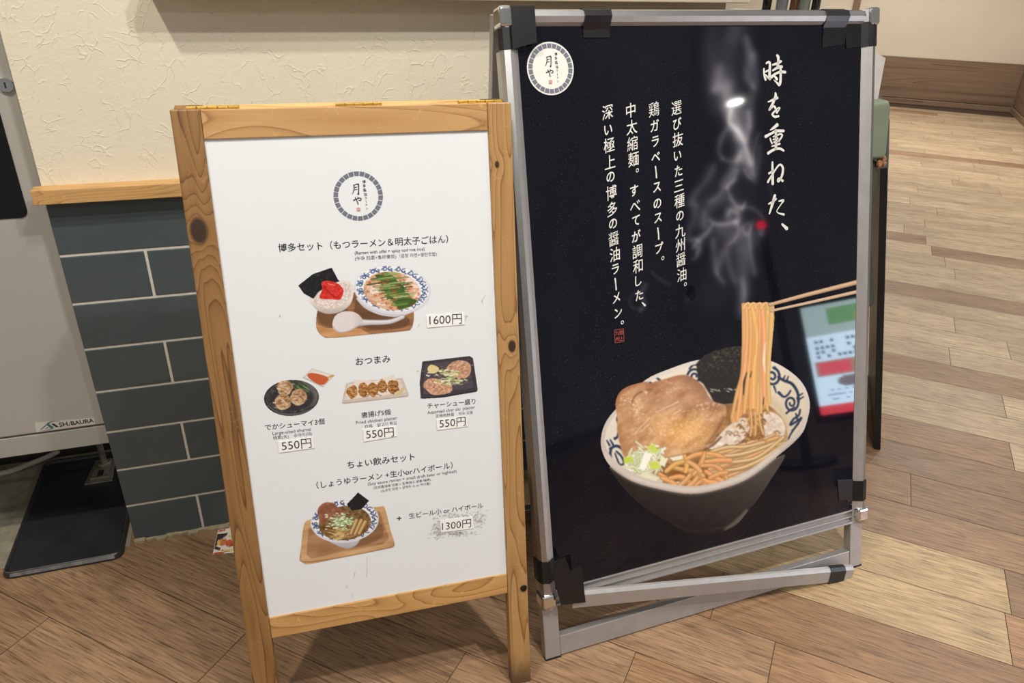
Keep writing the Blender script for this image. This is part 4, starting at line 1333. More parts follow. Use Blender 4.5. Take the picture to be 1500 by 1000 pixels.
def scroll_rim(p, cx, cy, rx, ry, rot, n, size, col, seed, a0=0, a1=6.283, w=1.3):
    """Blue arabesque round the inside of a bowl rim."""
    r = random.Random(seed)
    for i in range(n):
        a = a0 + (a1 - a0) * i / n
        for tw in (0, 1):
            aa = a + tw * (a1 - a0) / n * .5
            x, y = cx + rx * math.cos(aa), cy + ry * math.sin(aa)
            xr = cx + (x - cx) * math.cos(rot) - (y - cy) * math.sin(rot); yr = cy + (x - cx) * math.sin(rot) + (y - cy) * math.cos(rot)
            f = 1 if tw else -1
            pts = [(xr + size * (1 - t / 11) * math.cos(aa + f * t * .62), yr + size * .72 * (1 - t / 11) * math.sin(aa + f * t * .62)) for t in range(11)]
            p.line(pts, [w, w * 1.3, w], col, .95)
            p.line([(xr - size * .9, yr + f), (xr + size * .5, yr - size * .8 * f)], [w * .8, w * 1.4], col, .9)


# 1 offal ramen with roe rice on a wooden tray
p = Paint(430, 384, 640, 500, 2.3, PBG)
wv = p.noise(6, 4, (7, .8), -.12)
tray = [(466, 452), (480, 432), (520, 428), (600, 440), (606, 456), (606, 470), (602, 482), (592, 485), (540, 490), (486, 495), (472, 492), (464, 482), (463, 468)]
p.fill(p.poly(tray, smooth=True), np.array((140, 98, 66)) + (wv - .5)[..., None] * np.array((90, 72, 54)))
p.fill(p.poly([(463, 468), (466, 476), (480, 480), (528, 481), (542, 489), (486, 495), (470, 491), (464, 482)], smooth=False), np.array((190, 140, 96)) + (wv - .5)[..., None] * 60)
p.fill(p.poly([(522, 440), (534, 452), (560, 462), (584, 462), (600, 468), (590, 480), (545, 482), (520, 470)], soft=4), (92, 64, 46), .7)
p.fill(p.poly([(466, 455), (480, 460), (500, 456), (505, 445), (514, 470), (500, 480), (470, 474)], soft=4), (92, 66, 48), .6)
# rice bowl
p.fill(p.poly([(453, 436), (457, 446), (468, 456), (484, 459.5), (502, 455), (514, 444), (518, 428), (516, 415), (505, 410), (470, 412)]), np.array((222, 214, 210)) - np.clip((p.Y - 440) / 20, 0, 1)[..., None] * 46)
p.fill(p.poly([(456, 436), (462, 445), (478, 452), (494, 450), (510, 440), (515, 426), (508, 414), (480, 418), (460, 428)]), np.array((214, 200, 194)) + (p.noise(1.8, 6) - .5)[..., None] * 76)
p.fill(p.poly([(436.5, 418), (458, 401), (486, 391.5), (497, 412), (480, 418), (466, 428), (459, 437.5), (445, 430)], smooth=False), np.array((30, 28, 32)) + np.clip(p.noise(1.6, 9) - .62, 0, 1)[..., None] * 260)
mk = p.poly([(471, 414), (480, 411), (494, 415), (503, 424), (501, 434), (497, 439), (486, 438), (474, 438), (468, 435), (472, 424)])
p.fill(mk, np.array((200, 50, 44)) + (p.noise(3, 12) - .5)[..., None] * 70)
p.line([(474, 418), (482, 428), (492, 436)], [1.5, 2, 1.5], (150, 26, 26), .8)
p.line([(480, 415), (490, 418)], [1, 1.4], (240, 150, 136), .8)
rr = random.Random(5)
for _ in range(120):
    x, y = rr.gauss(478, 14), rr.gauss(446, 4)
    if ((x - 484) / 28) ** 2 + ((y - 436) / 14) ** 2 < 1 and y > 438:
        p.line([(x, y), (x + rr.uniform(-2, 2), y + rr.uniform(-1, 1))], 1.3, rr.choice([(238, 226, 220), (222, 206, 198), (196, 178, 168)]), .9)
# ramen bowl
cx, cy = 575, 423
def ell(cx, cy, rx, ry, rot=0.0, n=28):
    return [(cx + rx * math.cos(t) * math.cos(rot) - ry * math.sin(t) * math.sin(rot), cy + rx * math.cos(t) * math.sin(rot) + ry * math.sin(t) * math.cos(rot)) for t in [2 * math.pi * i / n for i in range(n)]]
p.fill(p.poly([(522, 436), (536, 452), (560, 462), (588, 463), (612, 452), (628, 436), (600, 445), (550, 445)]), (196, 196, 204))
p.fill(p.poly(ell(575, 424, 56.5, 36, .10)), (214, 212, 220))
p.fill(p.poly(ell(574.5, 422.5, 54, 33.5, .10)), (232, 232, 236))
BL = (62, 86, 132)
scroll_rim(p, 574.5, 422.5, 47.5, 28.5, .10, 15, 5.0, BL, 3, w=1.25)
so = p.poly(ell(574, 426, 41.5, 28, .14))
p.fill(so, np.array((206, 158, 118)) + (p.noise(4, 14) - .5)[..., None] * 60)
p.clip = so
for k in range(58):
    cxx, cyy = rr.choice([(545, 424, 10, 12), (555, 442, 12, 9), (596, 410, 14, 9), (606, 424, 8, 10)])[:2]
    x, y = cxx + rr.gauss(0, 9), cyy + rr.gauss(0, 8)
    r = rr.uniform(2.6, 5.6)
    p.fill(p.poly([(x + r * rr.uniform(.75, 1.2) * math.cos(a), y + r * .85 * rr.uniform(.75, 1.2) * math.sin(a)) for a in np.arange(0, 6.2, .8)]), rr.choice([(228, 198, 182), (236, 212, 198), (216, 182, 160), (206, 168, 146)]), .92)
    p.line([(x - r * .6, y + r * .6), (x + r * .6, y + r * .7)], 1, (170, 118, 92), .6)
grn = [(549, 403), (566, 398), (576, 404), (584, 414), (592, 420), (594, 434), (612, 440), (604, 448), (584, 454), (580, 446), (570, 436), (562, 424), (558, 412)]
gm_ = p.poly(grn, smooth=False)
p.fill(gm_, np.array((66, 92, 40)))
for k in range(110):
    t = rr.random(); x = 556 + 40 * t + rr.gauss(0, 7); y = 402 + 44 * t + rr.gauss(0, 6)
    L = rr.uniform(6, 15)
    p.line([(x - L, y + L * .10), (x + L, y - L * .18)], rr.uniform(.9, 2), rr.choice([(62, 92, 42), (104, 132, 66), (142, 164, 96), (76, 106, 50), (48, 70, 36), (168, 182, 126)]), .9) if ((x - 574) / 30) ** 2 + ((y - 426) / 26) ** 2 < 1 else None
for k in range(44):
    x, y = rr.gauss(572, 22), rr.gauss(425, 14)
    p.line(ell(x, y, 1.6, 1.2)[:20], .9, rr.choice([(176, 62, 44), (160, 44, 36), (196, 96, 60)]), .9)
p.clip = None
# spoon
p.line([(512, 472), (540, 472), (570, 471), (590, 464)], [15, 8, 7, 6], (206, 202, 206), 1, .25, (240, 238, 240))
p.fill(p.poly([(487, 478), (490, 464), (500, 457), (514, 456), (526, 461), (532, 472), (524, 478), (508, 486), (495, 486)]), np.array((216, 208, 208)) - np.clip((p.X - 515) / 20, 0, 1)[..., None] * 22)
p.line([(488, 478), (496, 486), (510, 485), (528, 475)], [1.2, 2, 1.5], (170, 160, 160), .8)
p.mesh('ramen_set_picture', FW, YP, M_MINK, pan)

# 2 shumai on a round black plate with a dish of sauce
p = Paint(384, 534, 494, 614, 2.4, PBG)
p.fill(p.poly([(443, 552.5), (457, 538.5), (491, 549.5), (474, 566.5)], smooth=False), (206, 200, 192))
p.fill(p.poly([(447, 551.5), (458, 541), (486, 550), (473, 563)], smooth=False), (220, 214, 204))
p.fill(p.poly([(450, 550), (458, 546), (481, 553), (473, 563.5), (461, 560)]), (190, 92, 56))
p.line([(480, 553), (488, 550)], [2, 3], (196, 150, 60), .95)
p.line([(444, 553), (474, 567)], [1, 1.2], (150, 142, 134), .8)
p.fill(p.poly(ell(427, 582.5, 40.5, 26.5, -.06)), (44, 42, 46))
p.fill(p.poly(ell(427, 581, 38.5, 24.5, -.06)), np.array((66, 64, 68)) + (p.noise(3, 3) - .5)[..., None] * 60)
p.fill(p.poly(ell(428, 583, 32, 18, -.06), soft=3), (48, 46, 50), .8)
p.line([(446, 560), (458, 568), (464, 580), (460, 592)], [5, 8, 7, 4], (150, 150, 150), .45, soft=4)
p.line([(392, 594), (410, 605), (436, 606), (458, 598)], [1, 1.6, 1.2], (150, 146, 144), .6)
rr = random.Random(12)
for k in range(30):
    x, y = rr.gauss(442, 5), rr.gauss(568, 4)
    p.line([(x - 4, y - 2), (x + 4, y + 3)], rr.uniform(.8, 1.6), rr.choice([(70, 98, 56), (110, 138, 84), (48, 74, 42)]), .9)
for cx, cy, r in ((417, 568, 11.5), (414.5, 588, 12), (437, 581.5, 12)):
    p.fill(p.poly([(cx + r * rr.uniform(.9, 1.1) * math.cos(a), cy + r * .95 * rr.uniform(.9, 1.1) * math.sin(a)) for a in np.arange(0, 6.2, .5)]), np.array((176, 138, 104)) + (p.noise(3, int(cx)) - .5)[..., None] * 110)
    for _ in range(46):
        x, y = cx + rr.gauss(0, r * .42), cy + rr.gauss(0, r * .42)
        p.line([(x - 1.5, y), (x + 1.5, y + rr.uniform(-1.4, 1.4))], rr.uniform(.8, 2), rr.choice([(202, 168, 132), (120, 84, 58), (148, 108, 76), (222, 192, 160)]), .85)
    p.line([(cx - r * .8, cy + r * .5), (cx - r * .2, cy + r * .9), (cx + r * .6, cy + r * .7)], [1.5, 3, 2], (206, 190, 160), .7)
p.mesh('shumai_picture', FW, YP, M_MINK, pan)

# 3 fried chicken on a long white dish
p = Paint(496, 545, 604, 594, 2.4, PBG)
p.fill(p.poly([(500.5, 590), (507, 561), (520, 558), (590, 553), (599, 577.5), (597, 581), (560, 585), (503, 591.5)], smooth=False, soft=2), (200, 186, 176))
p.fill(p.poly([(504, 586), (510, 562), (586, 556), (595, 575)], smooth=False), (216, 202, 192))
p.fill(p.poly([(517, 582), (519, 555.5), (548, 558), (577, 548.5), (586, 570), (560, 580)], smooth=False), (226, 212, 202))
p.line([(503, 590.5), (560, 584.5), (598, 579.5)], [1.4, 1.6, 1.4], (172, 154, 142), .8)
for cx, cy, rx, ry in ((516, 574, 8, 9.5), (532, 571, 7.5, 11), (546, 570.5, 8, 10), (559.5, 566, 7.5, 10), (576, 566, 8.5, 10.5)):
    p.fill(p.poly([(cx + rx * rr.uniform(.85, 1.12) * math.cos(a), cy + ry * rr.uniform(.85, 1.12) * math.sin(a)) for a in np.arange(0, 6.2, .45)]), np.array((158, 106, 58)) + (p.noise(2.6, int(cx)) - .5)[..., None] * np.array((130, 110, 80)))
    for _ in range(30):
        x, y = cx + rr.gauss(0, rx * .42), cy + rr.gauss(0, ry * .42)
        p.line([(x - 1.3, y), (x + 1.3, y + rr.uniform(-1.4, 1.4))], rr.uniform(.7, 1.7), rr.choice([(196, 146, 90), (104, 64, 32), (138, 88, 46), (214, 172, 118)]), .85)
p.fill(p.poly([(579, 578), (588, 569), (592.5, 566), (590, 574), (583, 578.5)]), (206, 184, 132))
p.mesh('fried_chicken_picture', FW, YP, M_MINK, pan)

# 4 sliced pork on a square black plate
p = Paint(610, 516, 706, 588, 2.4, PBG)
p.fill(p.poly([(616, 583.5), (614.5, 560), (618.5, 529), (640, 526.5), (688, 521), (693, 524), (700, 570), (698, 574), (660, 580), (622, 584)], smooth=False, soft=2), (62, 58, 64))
p.fill(p.poly([(621, 578), (620, 560), (623, 533), (686, 526), (694, 568)], smooth=False), np.array((78, 72, 80)) + (p.noise(1.4, 3) - .5)[..., None] * 36)
p.line([(616, 583), (650, 581), (699, 572)], [1.4, 2, 1.4], (36, 33, 38), .9)
for q_ in ([(620, 566), (623, 558), (632, 554), (648, 556), (660, 562), (662, 572), (652, 577), (634, 578), (626, 572)], [(652, 542), (660, 532), (672, 527.5), (684, 530), (690, 536), (688, 548), (680, 554), (664, 552), (652, 548)]):
    p.fill(p.poly(q_), np.array((196, 152, 124)) + (p.noise(2.2, len(q_)) - .5)[..., None] * np.array((110, 100, 90)))
for k in range(150):
    t = rr.random()
    x, y = rr.gauss(656, 11), 552 + (rr.random() - .5) * 22
    x += (y - 552) * .7
    p.line([(x - 1.6, y), (x + 1.6, y + rr.uniform(-1.2, 1.2))], rr.uniform(1, 2.4), rr.choice([(224, 226, 190), (202, 208, 150), (176, 186, 118), (238, 236, 216), (150, 160, 100), (120, 110, 86)]), .88)
for k in range(50):
    x, y = rr.choice([(672, 538), (640, 566)]); x += rr.gauss(0, 9); y += rr.gauss(0, 5)
    p.line([(x, y), (x + 1.6, y - .5)], rr.uniform(.6, 1.4), rr.choice([(120, 74, 50), (226, 194, 168), (150, 100, 74)]), .8)
p.fill(p.poly([(626, 541), (631, 534), (642, 538), (641, 544), (632, 547)]), (218, 200, 148))
p.mesh('pork_platter_picture', FW, YP, M_MINK, pan)

# 5 soy ramen on a pale tray
p = Paint(436, 718, 580, 828, 2.3, PBG)
wv = p.noise(6, 8, (7, .9), -.22)
p.fill(p.poly([(439, 815), (441, 800), (445, 768), (455, 760), (470, 755), (530, 745), (556, 741.5), (564, 744), (572, 775), (577.5, 792), (577, 800), (566, 804), (500, 817), (454, 826), (444, 824)], smooth=True, soft=2), np.array((196, 156, 112)) + (wv - .5)[..., None] * 50)
p.fill(p.poly([(449, 812), (452, 775), (480, 762), (556, 748), (570, 788), (560, 797), (500, 808), (456, 818)], smooth=False, soft=2), np.array((166, 124, 90)) + (wv - .5)[..., None] * 56)
p.fill(p.poly([(520, 770), (556, 765), (560, 785), (535, 798), (505, 802), (500, 790)], soft=6), (112, 80, 56), .6)
p.line([(440, 814), (446, 823), (500, 816), (570, 802), (577, 796)], [2.5, 2.5, 2, 2, 2], (150, 112, 74), .7)
p.fill(p.poly([(458, 768), (466, 782), (484, 794), (500, 801), (510, 803), (522, 798), (530, 786), (544, 776), (552, 760), (540, 770), (490, 784)]), np.array((206, 204, 208)) - np.clip((p.Y - 785) / 20, 0, 1)[..., None] * 40)
p.fill(p.poly(ell(505, 763, 50, 31.5, -.10)), (214, 214, 220))
p.fill(p.poly(ell(505, 762, 48, 29, -.10)), (232, 232, 234))
scroll_rim(p, 505, 762, 43.5, 25.5, -.10, 12, 4.6, (56, 74, 120), 8, w=1.3)
so = p.poly(ell(505, 766, 38.5, 25, -.12))
p.fill(so, np.array((120, 92, 58)) + (p.noise(3.5, 9) - .5)[..., None] * 90)
p.clip = so
for k in range(60):
    x, y = rr.gauss(496, 13), rr.gauss(783, 5)
    p.line([(x - 6, y + rr.uniform(-3, 3)), (x, y + rr.uniform(-2, 2)), (x + 6, y + rr.uniform(-3, 3))], rr.uniform(1.2, 2.2), rr.choice([(196, 162, 106), (158, 122, 74), (216, 186, 132), (112, 82, 48)]), .9)
p.clip = None
p.fill(p.poly([(465, 750), (468, 741), (476, 735.5), (486, 736), (494, 742), (502, 748), (500, 756), (488, 758), (478, 766), (470, 768)]), np.array((142, 92, 70)) + (p.noise(4, 5) - .5)[..., None] * 60)
p.line([(468, 743), (477, 736.5), (488, 737)], [2, 2.5, 2], (176, 100, 72), .8)
p.fill(p.poly([(508, 738.5), (524.5, 720.5), (541, 733), (530, 745), (516, 748)], smooth=False), np.array((30, 29, 32)) + np.clip(p.noise(1.6, 2) - .62, 0, 1)[..., None] * 160)
for k in range(150):
    x, y = rr.gauss(501, 9), rr.gauss(764, 6)
    p.line([(x - 1.2, y), (x + 1.2, y + rr.uniform(-1.2, 1.2))], rr.uniform(1, 2.2), rr.choice([(222, 232, 204), (186, 206, 152), (150, 178, 118), (236, 240, 226), (120, 148, 92)]), .9)
for a_, b_ in (((514, 781), (522, 762)), ((520, 782), (529, 762)), ((526, 781), (535, 764))):
    p.line([a_, b_], [5, 6], (200, 160, 104), 1, .4, (228, 196, 144))
p.mesh('soy_ramen_picture', FW, YP, M_MINK, pan)


# ------------------------------------------------------------------ ticket machine in the alcove
M_CAB = flat('machine_grey', (176, 173, 166), .42, var=.03, scale=3)
M_CAB2 = flat('machine_grey_plinth', (170, 168, 162), .45, var=.05, scale=6)
M_WINDOW = flat('smoked_window', (14, 14, 16), .16, var=0)
M_DARKGAP = flat('seam_shadow_gap', (52, 52, 52), .8)
M_TEAL = flat('teal_ink', (58, 118, 118), .4, var=0)
M_LABEL = flat('clear_label', (206, 204, 196), .3, var=0)
YC = .03
tm = empty('ticket_machine', tuple(FT.o), FT.yaw)
tag(tm, 'pale grey ticket machine cabinet standing at the left beside the tiled wall', 'ticket machine')
mb = MB(); mb.box((-.72, YC, .302), (-.005, .36, 1.75)); mb.build('door', M_CAB, tm, bevel=.004)
mb = MB(); mb.box((-.72, YC + .002, .252), (-.005, .36, .2985)); mb.build('plinth_panel', M_CAB2, tm, bevel=.002)
mb = MB(); mb.box((-.71, YC + .010, .290), (-.012, .35, .306)); mb.build('seam', M_DARKGAP, tm)
def rrect(x0, z0, x1, z1, r, n=6):
    out = []
    for cx, cz, a in ((x1 - r, z0 + r, -90), (x1 - r, z1 - r, 0), (x0 + r, z1 - r, 90), (x0 + r, z0 + r, 180)):
        for k in range(n + 1):
            t = math.radians(a + 90 * k / n)
            out.append((cx + r * math.cos(t), cz + r * math.sin(t)))
    return out
mb = MB().prism([(x, YC - .0015, z) for x, z in rrect(-.60, .766, -.040, .976, .013)], (0, .004, 0)); mb.build('window', M_WINDOW, tm)
lk = FT.uv(np.array([9.0, 124.0]), -YC)
mb = MB(); mb.cyl((lk[0], YC + .002, lk[1]), (lk[0], YC - .005, lk[1]), .0125, .0115, n=28); mb.cyl((lk[0], YC - .005, lk[1]), (lk[0], YC - .007, lk[1]), .0090, .0085, n=24)
lo_ = mb.build('lock', M_CHROME, tm)
MB().box((lk[0] - .0012, YC - .0076, lk[1] - .005), (lk[0] + .0012, YC - .0068, lk[1] + .005)).build('keyhole', M_RUBBER, lo_)
yl = YC - .0004
FTc = lambda p_: FT.uv(np.array([45 + p_[0] / 14.286, 605 + p_[1] / 14.286]), -YC)
mb = MB()
mb.prism([(q_[0], yl, q_[1]) for q_ in [FTc(v_) for v_ in ((90, 200), (1325, 90), (1350, 225), (120, 400))]], (0, .0003, 0), 0)
text_line(mb, FT, 'SH', (86.6, 622.2), (98.8, 620.6), yl - .0003, .02, 1)
text_line(mb, FT, 'BAURA', (104.0, 619.9), (137.2, 615.4), yl - .0003, .02, 1)
q_ = lambda *p_: [FTc(v_) for v_ in p_]
kk = .00105 / 14.286
brush(mb, q_((800, 262), (826, 195)), [16 * kk, 16 * kk], yl - .0003, 1); brush(mb, q_((832, 178), (836, 170)), [17 * kk] * 2, yl - .0003, 1)
brush(mb, q_((215, 335), (320, 250)), [16 * kk, 22 * kk], yl - .0003, 1)
brush(mb, q_((320, 318), (362, 292)), [12 * kk, 18 * kk], yl - .0003, 1)
mb.add([(v_[0], yl - .0003, v_[1]) for v_ in q_((428, 218), (490, 214), (588, 280), (530, 290))], [(0, 1, 2, 3)], 1)
mb.add([(v_[0], yl - .0003, v_[1]) for v_ in q_((318, 235), (352, 205), (410, 190), (388, 222), (480, 292), (468, 308), (425, 312))], [(0, 1, 2, 3, 4, 5, 6)], 2)
brush(mb, q_((352, 206), (440, 175), (530, 162), (640, 182)), [22 * kk, 16 * kk, 10 * kk, 4 * kk], yl - .0004, 3)
brush(mb, q_((175, 358), (270, 362), (380, 340), (460, 312)), [4 * kk, 9 * kk, 14 * kk, 20 * kk], yl - .0004, 2)
mb.build('maker_label', [M_LABEL, M_INK, M_TEAL, M_INKSOFT], tm)
ft = MB()
fx, fy = -.108, .292
ft.loft([[(fx - .034, fy - .050, z), (fx + .030, fy - .050, z), (fx + .026, fy + .05, z), (fx - .022, fy + .05, z)] for z in (.0062, .0105)])
ft.loft([[(fx - .022, fy - .036, z), (fx + .020, fy - .036, z), (fx + .018, fy + .045, z), (fx - .014, fy + .045, z)] for z in (.0105, .0150)])
ft.cyl((fx + .004, fy + .022, .015), (fx + .004, fy + .022, .022), .0165, .0150, n=20)
ft.cyl((fx + .004, fy + .022, .022), (fx + .004, fy + .022, .26), .0075, n=14)
M_ZINC = flat('dirty_zinc', (150, 146, 134), .42, .7, var=.3, scale=60)
fo_ = ft.build('levelling_foot', M_ZINC, tm, bevel=.001)
MB().box((fx - .006, fy - .030, .0149), (fx + .007, fy - .004, .0153)).build('slot', M_RUBBER, fo_)
MB().box((-.70, .30, .0016), (-.66, .34, .26)).build('levelling_foot', M_ZINC, tm)

# ------------------------------------------------------------------ black metal tray on the floor
M_TRAY = flat('black_enamel', (40, 40, 44), .34, var=.4, scale=9)
M_TRIM = flat('worn_steel_edge', (176, 176, 176), .24, 1.0, var=.35, scale=70)
ty = empty('drip_tray', tuple(FT.o + np.array([0, 0, .0013])), FT.yaw)
tag(ty, 'shallow black metal tray with a shiny front edge on the floor under the ticket machine', 'tray')
def ring(ins, z, r=.022):
    return [(x, y, z) for x, y in rrect(-.2575 + ins, -.054 + ins, -.0195 - ins, .375 - ins, max(r - ins, .004), 5)]
MB().loft([ring(0, 0), ring(0, .003), ring(.003, .0105), ring(.0055, .0125), ring(.008, .0105), ring(.011, .0045)]).build('pan', M_TRAY, ty, smooth=False)
def strip(ins0, z0, ins1, z1):
    n = 18; mb = MB()
    x0, x1 = -.2575 + .018, -.0195 - .016
    for i in range(n):
        a, b = x0 + (x1 - x0) * i / n, x0 + (x1 - x0) * (i + 1) / n
        mb.add([(a, -.054 + ins0 - .0003, z0), (b, -.054 + ins0 - .0003, z0), (b, -.054 + ins1 - .0003, z1 + .0002), (a, -.054 + ins1 - .0003, z1 + .0002)], [(0, 1, 2, 3)])
    return mb
strip(.0004, .0040, .0031, .0108).build('worn_front_edge', M_TRIM, ty)
mb = MB()
pts = ring(.0055, .0128)
mb.tube([*pts[-7:], *pts[:8]], .0011, 6)
mb.build('rim_bead', M_TRIM, ty)

# ------------------------------------------------------------------ cable
cb = MB().tube(smooth_open([(-1.62, 1.47, .0085), (-1.42, 1.50, .0085), (-1.297, 1.535, .0085), (-1.245, 1.578, .0095), (-1.205, 1.618, .014), (-1.17, 1.66, .03), (-1.16, 1.69, .07)], 6), .0072, 12).build('power_cable', flat('pale_cable', (196, 192, 180), .5), None, smooth=True)
tag(cb, 'pale grey power cable on the worn floor under the ticket machine', 'cable')

# ------------------------------------------------------------------ food flyer on the floor
FG0 = Frame(0, 0, 0, math.pi / 2)
fl = empty('flyer', (0, 0, 0)); fl.rotation_euler = (-math.pi / 2, 0, 0)
fc = [ground(p_) for p_ in ((320, 774), (354, 767), (353, 808), (311.5, 812.5))]
cen = sum(fc) / 4
fl.location = (cen[0], cen[1], 0)
tag(fl, 'small colourful food flyer lying on the planks beside the left wooden leg', 'flyer')
class OffFrame(Frame):
    def uv(s, px, off=0.0):
        return super().uv(px, off) - np.array([cen[0], cen[1]])
FF = OffFrame(0, 0, 0, math.pi / 2)
MB().prism([(v_[0] - cen[0], -.0006, v_[1] - cen[1]) for v_ in fc], (0, .0005, 0)).build('paper', M_STICK, fl)
p = Paint(308, 764, 358, 816, 4, (236, 228, 220))
p.fill(p.poly([(320, 774), (354, 767), (353, 808), (311.5, 812.5)], smooth=False), (236, 226, 214))
p.clip = p.poly([(320, 774), (354, 767), (353, 808), (311.5, 812.5)], smooth=False)
p.fill(p.poly([(319, 778), (330, 774), (330, 777), (319, 779)], smooth=False), (206, 70, 66))
p.fill(p.poly([(318, 782), (330, 781), (328, 786), (316, 800), (314, 804)], smooth=False), (58, 52, 56))
p.fill(p.poly([(328, 781), (334, 780), (332, 784), (328, 786)], smooth=False), (54, 48, 54))
p.fill(p.poly([(316, 800), (323, 802), (322, 806), (314, 804)], smooth=False), (60, 52, 54))
for q1, c1 in ((((320, 792), (326, 788), (332, 790), (330, 797), (323, 799)), (206, 126, 76)), (((330, 794), (338, 790), (342, 798), (334, 801)), (214, 92, 60)), (((318, 793), (321, 790), (323, 795), (319, 799)), (232, 196, 106)), (((313, 810), (322, 808), (328, 809), (324, 813), (314, 814)), (186, 84, 52)), (((322, 806), (345, 803), (346, 806), (330, 808)), (226, 206, 130)), (((336, 784), (345, 782), (346, 790), (338, 788)), (226, 214, 120))):
    p.fill(p.poly(q1), c1, .95)
for _ in range(40):
    x, y = rr.uniform(318, 346), rr.uniform(776, 810)
    p.line([(x, y), (x + 2, y - .4)], .6, rr.choice([(70, 54, 50), (190, 90, 70), (250, 244, 236)]), .8)
p.clip = None
p.mesh('print', FF, -.0008, M_MINK, fl)

# ------------------------------------------------------------------ black A-board seen edge-on behind the poster sign
M_BLACK = flat('black_board', (18, 18, 20), .4, var=.1)
M_GREYEDGE = flat('grey_edge', (92, 90, 90), .5)
bo = empty('black_board', (1.051, 1.76, 0), 1.215)
tag(bo, 'thin black board leaning edge-on behind the right side of the poster sign', 'board')
tb = math.atan2(.188, .898); Lb = .898 / math.cos(tb)
o = MB().box((0, 0, .003), (.46, .017, Lb)).build('board_panel', M_BLACK, bo, bevel=.001); o.rotation_euler = (-tb, 0, 0)
o = MB().box((-.0006, -.0006, Lb * .875), (.004, .0176, Lb + .0006)).build('grey_band', M_GREYEDGE, bo); o.rotation_euler = (-tb, 0, 0)  # grey strip over the upper end of the near edge

# ------------------------------------------------------------------ padded green mat standing behind the poster sign
o_ = np.array([FA.o[0], FA.o[1]]) + .408 * np.array([-math.sin(FA.yaw), math.cos(FA.yaw)])
FC = Frame(o_[0], o_[1], FA.yaw, 0.0)
P_ = lambda x, y: FC.uv(np.array([x, y], float))
ch = empty('padded_mat', tuple(FC.o), FC.yaw)
tag(ch, 'worn green vinyl pad torn at the corner, standing upright behind the poster sign', 'pad')
M_GREEN = flat('green_vinyl', (126, 136, 110), .6, var=.14, scale=14)
M_OLIVE = flat('dark_olive', (58, 60, 44), .7, var=.2, scale=20)
M_FOAM = flat('torn_foam', (168, 122, 84), .9, var=.4, scale=200)
top_r, top_l, bot_r, bot_l = P_(1301, 146), P_(1272, 150), P_(1293, 231), P_(1266, 233)
mb = MB()
n = 10
rings = []
for y, k in ((-.012, .90), (-.004, 1), (.022, 1), (.028, .90)):
    c_ = (top_r + top_l + bot_r + bot_l) / 4
    ring_ = []
    for a, b in ((bot_l, bot_r), (bot_r, top_r), (top_r, top_l), (top_l, bot_l)):
        for s_ in (.08, .3, .5, .7, .92):
            q1 = a + (b - a) * s_
            q1 = c_ + (q1 - c_) * k
            ring_.append((q1[0], y, q1[1]))
    rings.append(ring_)
mb.loft(rings)
mb.build('vinyl_cover', M_GREEN, ch, bevel=.003, smooth=True)
a, b, d_ = P_(1291, 236), P_(1277, 338), P_(1258, 236)
b2, b3, b4, b5 = P_(1281, 400), P_(1282, 445), P_(1272, 452), P_(1254, 456)
e_ = np.array([b5[0] - .02, .002])
MB().prism([(v_[0], .002, v_[1]) for v_ in (a, b, b2, b3, b4, b5, e_, e_ + np.array([-.16, 0]), d_ + np.array([-.16, 0]))], (0, .022, 0)).build('sleeve', M_OLIVE, ch, bevel=.004)
tf = P_(1289, 236)
mb = MB()
for k in range(9):
    x, y = rr.gauss(0, .003), rr.gauss(0, .004)
    mb.tube([(tf[0] + x, .002, tf[1] + y + .006), (tf[0] + x * 1.6, -.006, tf[1] + y), (tf[0] + x * 1.9, -.003, tf[1] + y - .010)], [.004, .005, .002], 7)
mb.build('torn_stuffing', M_FOAM, ch, smooth=True)

# tall white panel leaning behind the sign
o_ = np.array([FA.o[0], FA.o[1]]) + .450 * np.array([-math.sin(FA.yaw), math.cos(FA.yaw)])
FD = Frame(o_[0], o_[1], FA.yaw, 0.0)
a, b, c_ = FD.uv(np.array([1297.5, 85.0])), FD.uv(np.array([1276.0, 200.0])), FD.uv(np.array([1262.0, 66.0]))
dv = (b - a) / (b - a)[1]
base = a - dv * (a[1] - .002); bl = np.array([base[0] - .30, .002])
pw = MB().prism([(v_[0], 0, v_[1]) for v_ in (base, a, c_, bl + np.array([0, .9]), bl)], (0, .008, 0)).build('white_panel', flat('pale_panel', (214, 206, 198), .5), None, bevel=.001)
pw.location = tuple(FD.o); pw.rotation_euler = (0, 0, FD.yaw)
tag(pw, 'pale panel with a slanted corner sticking out behind the poster top right', 'panel')

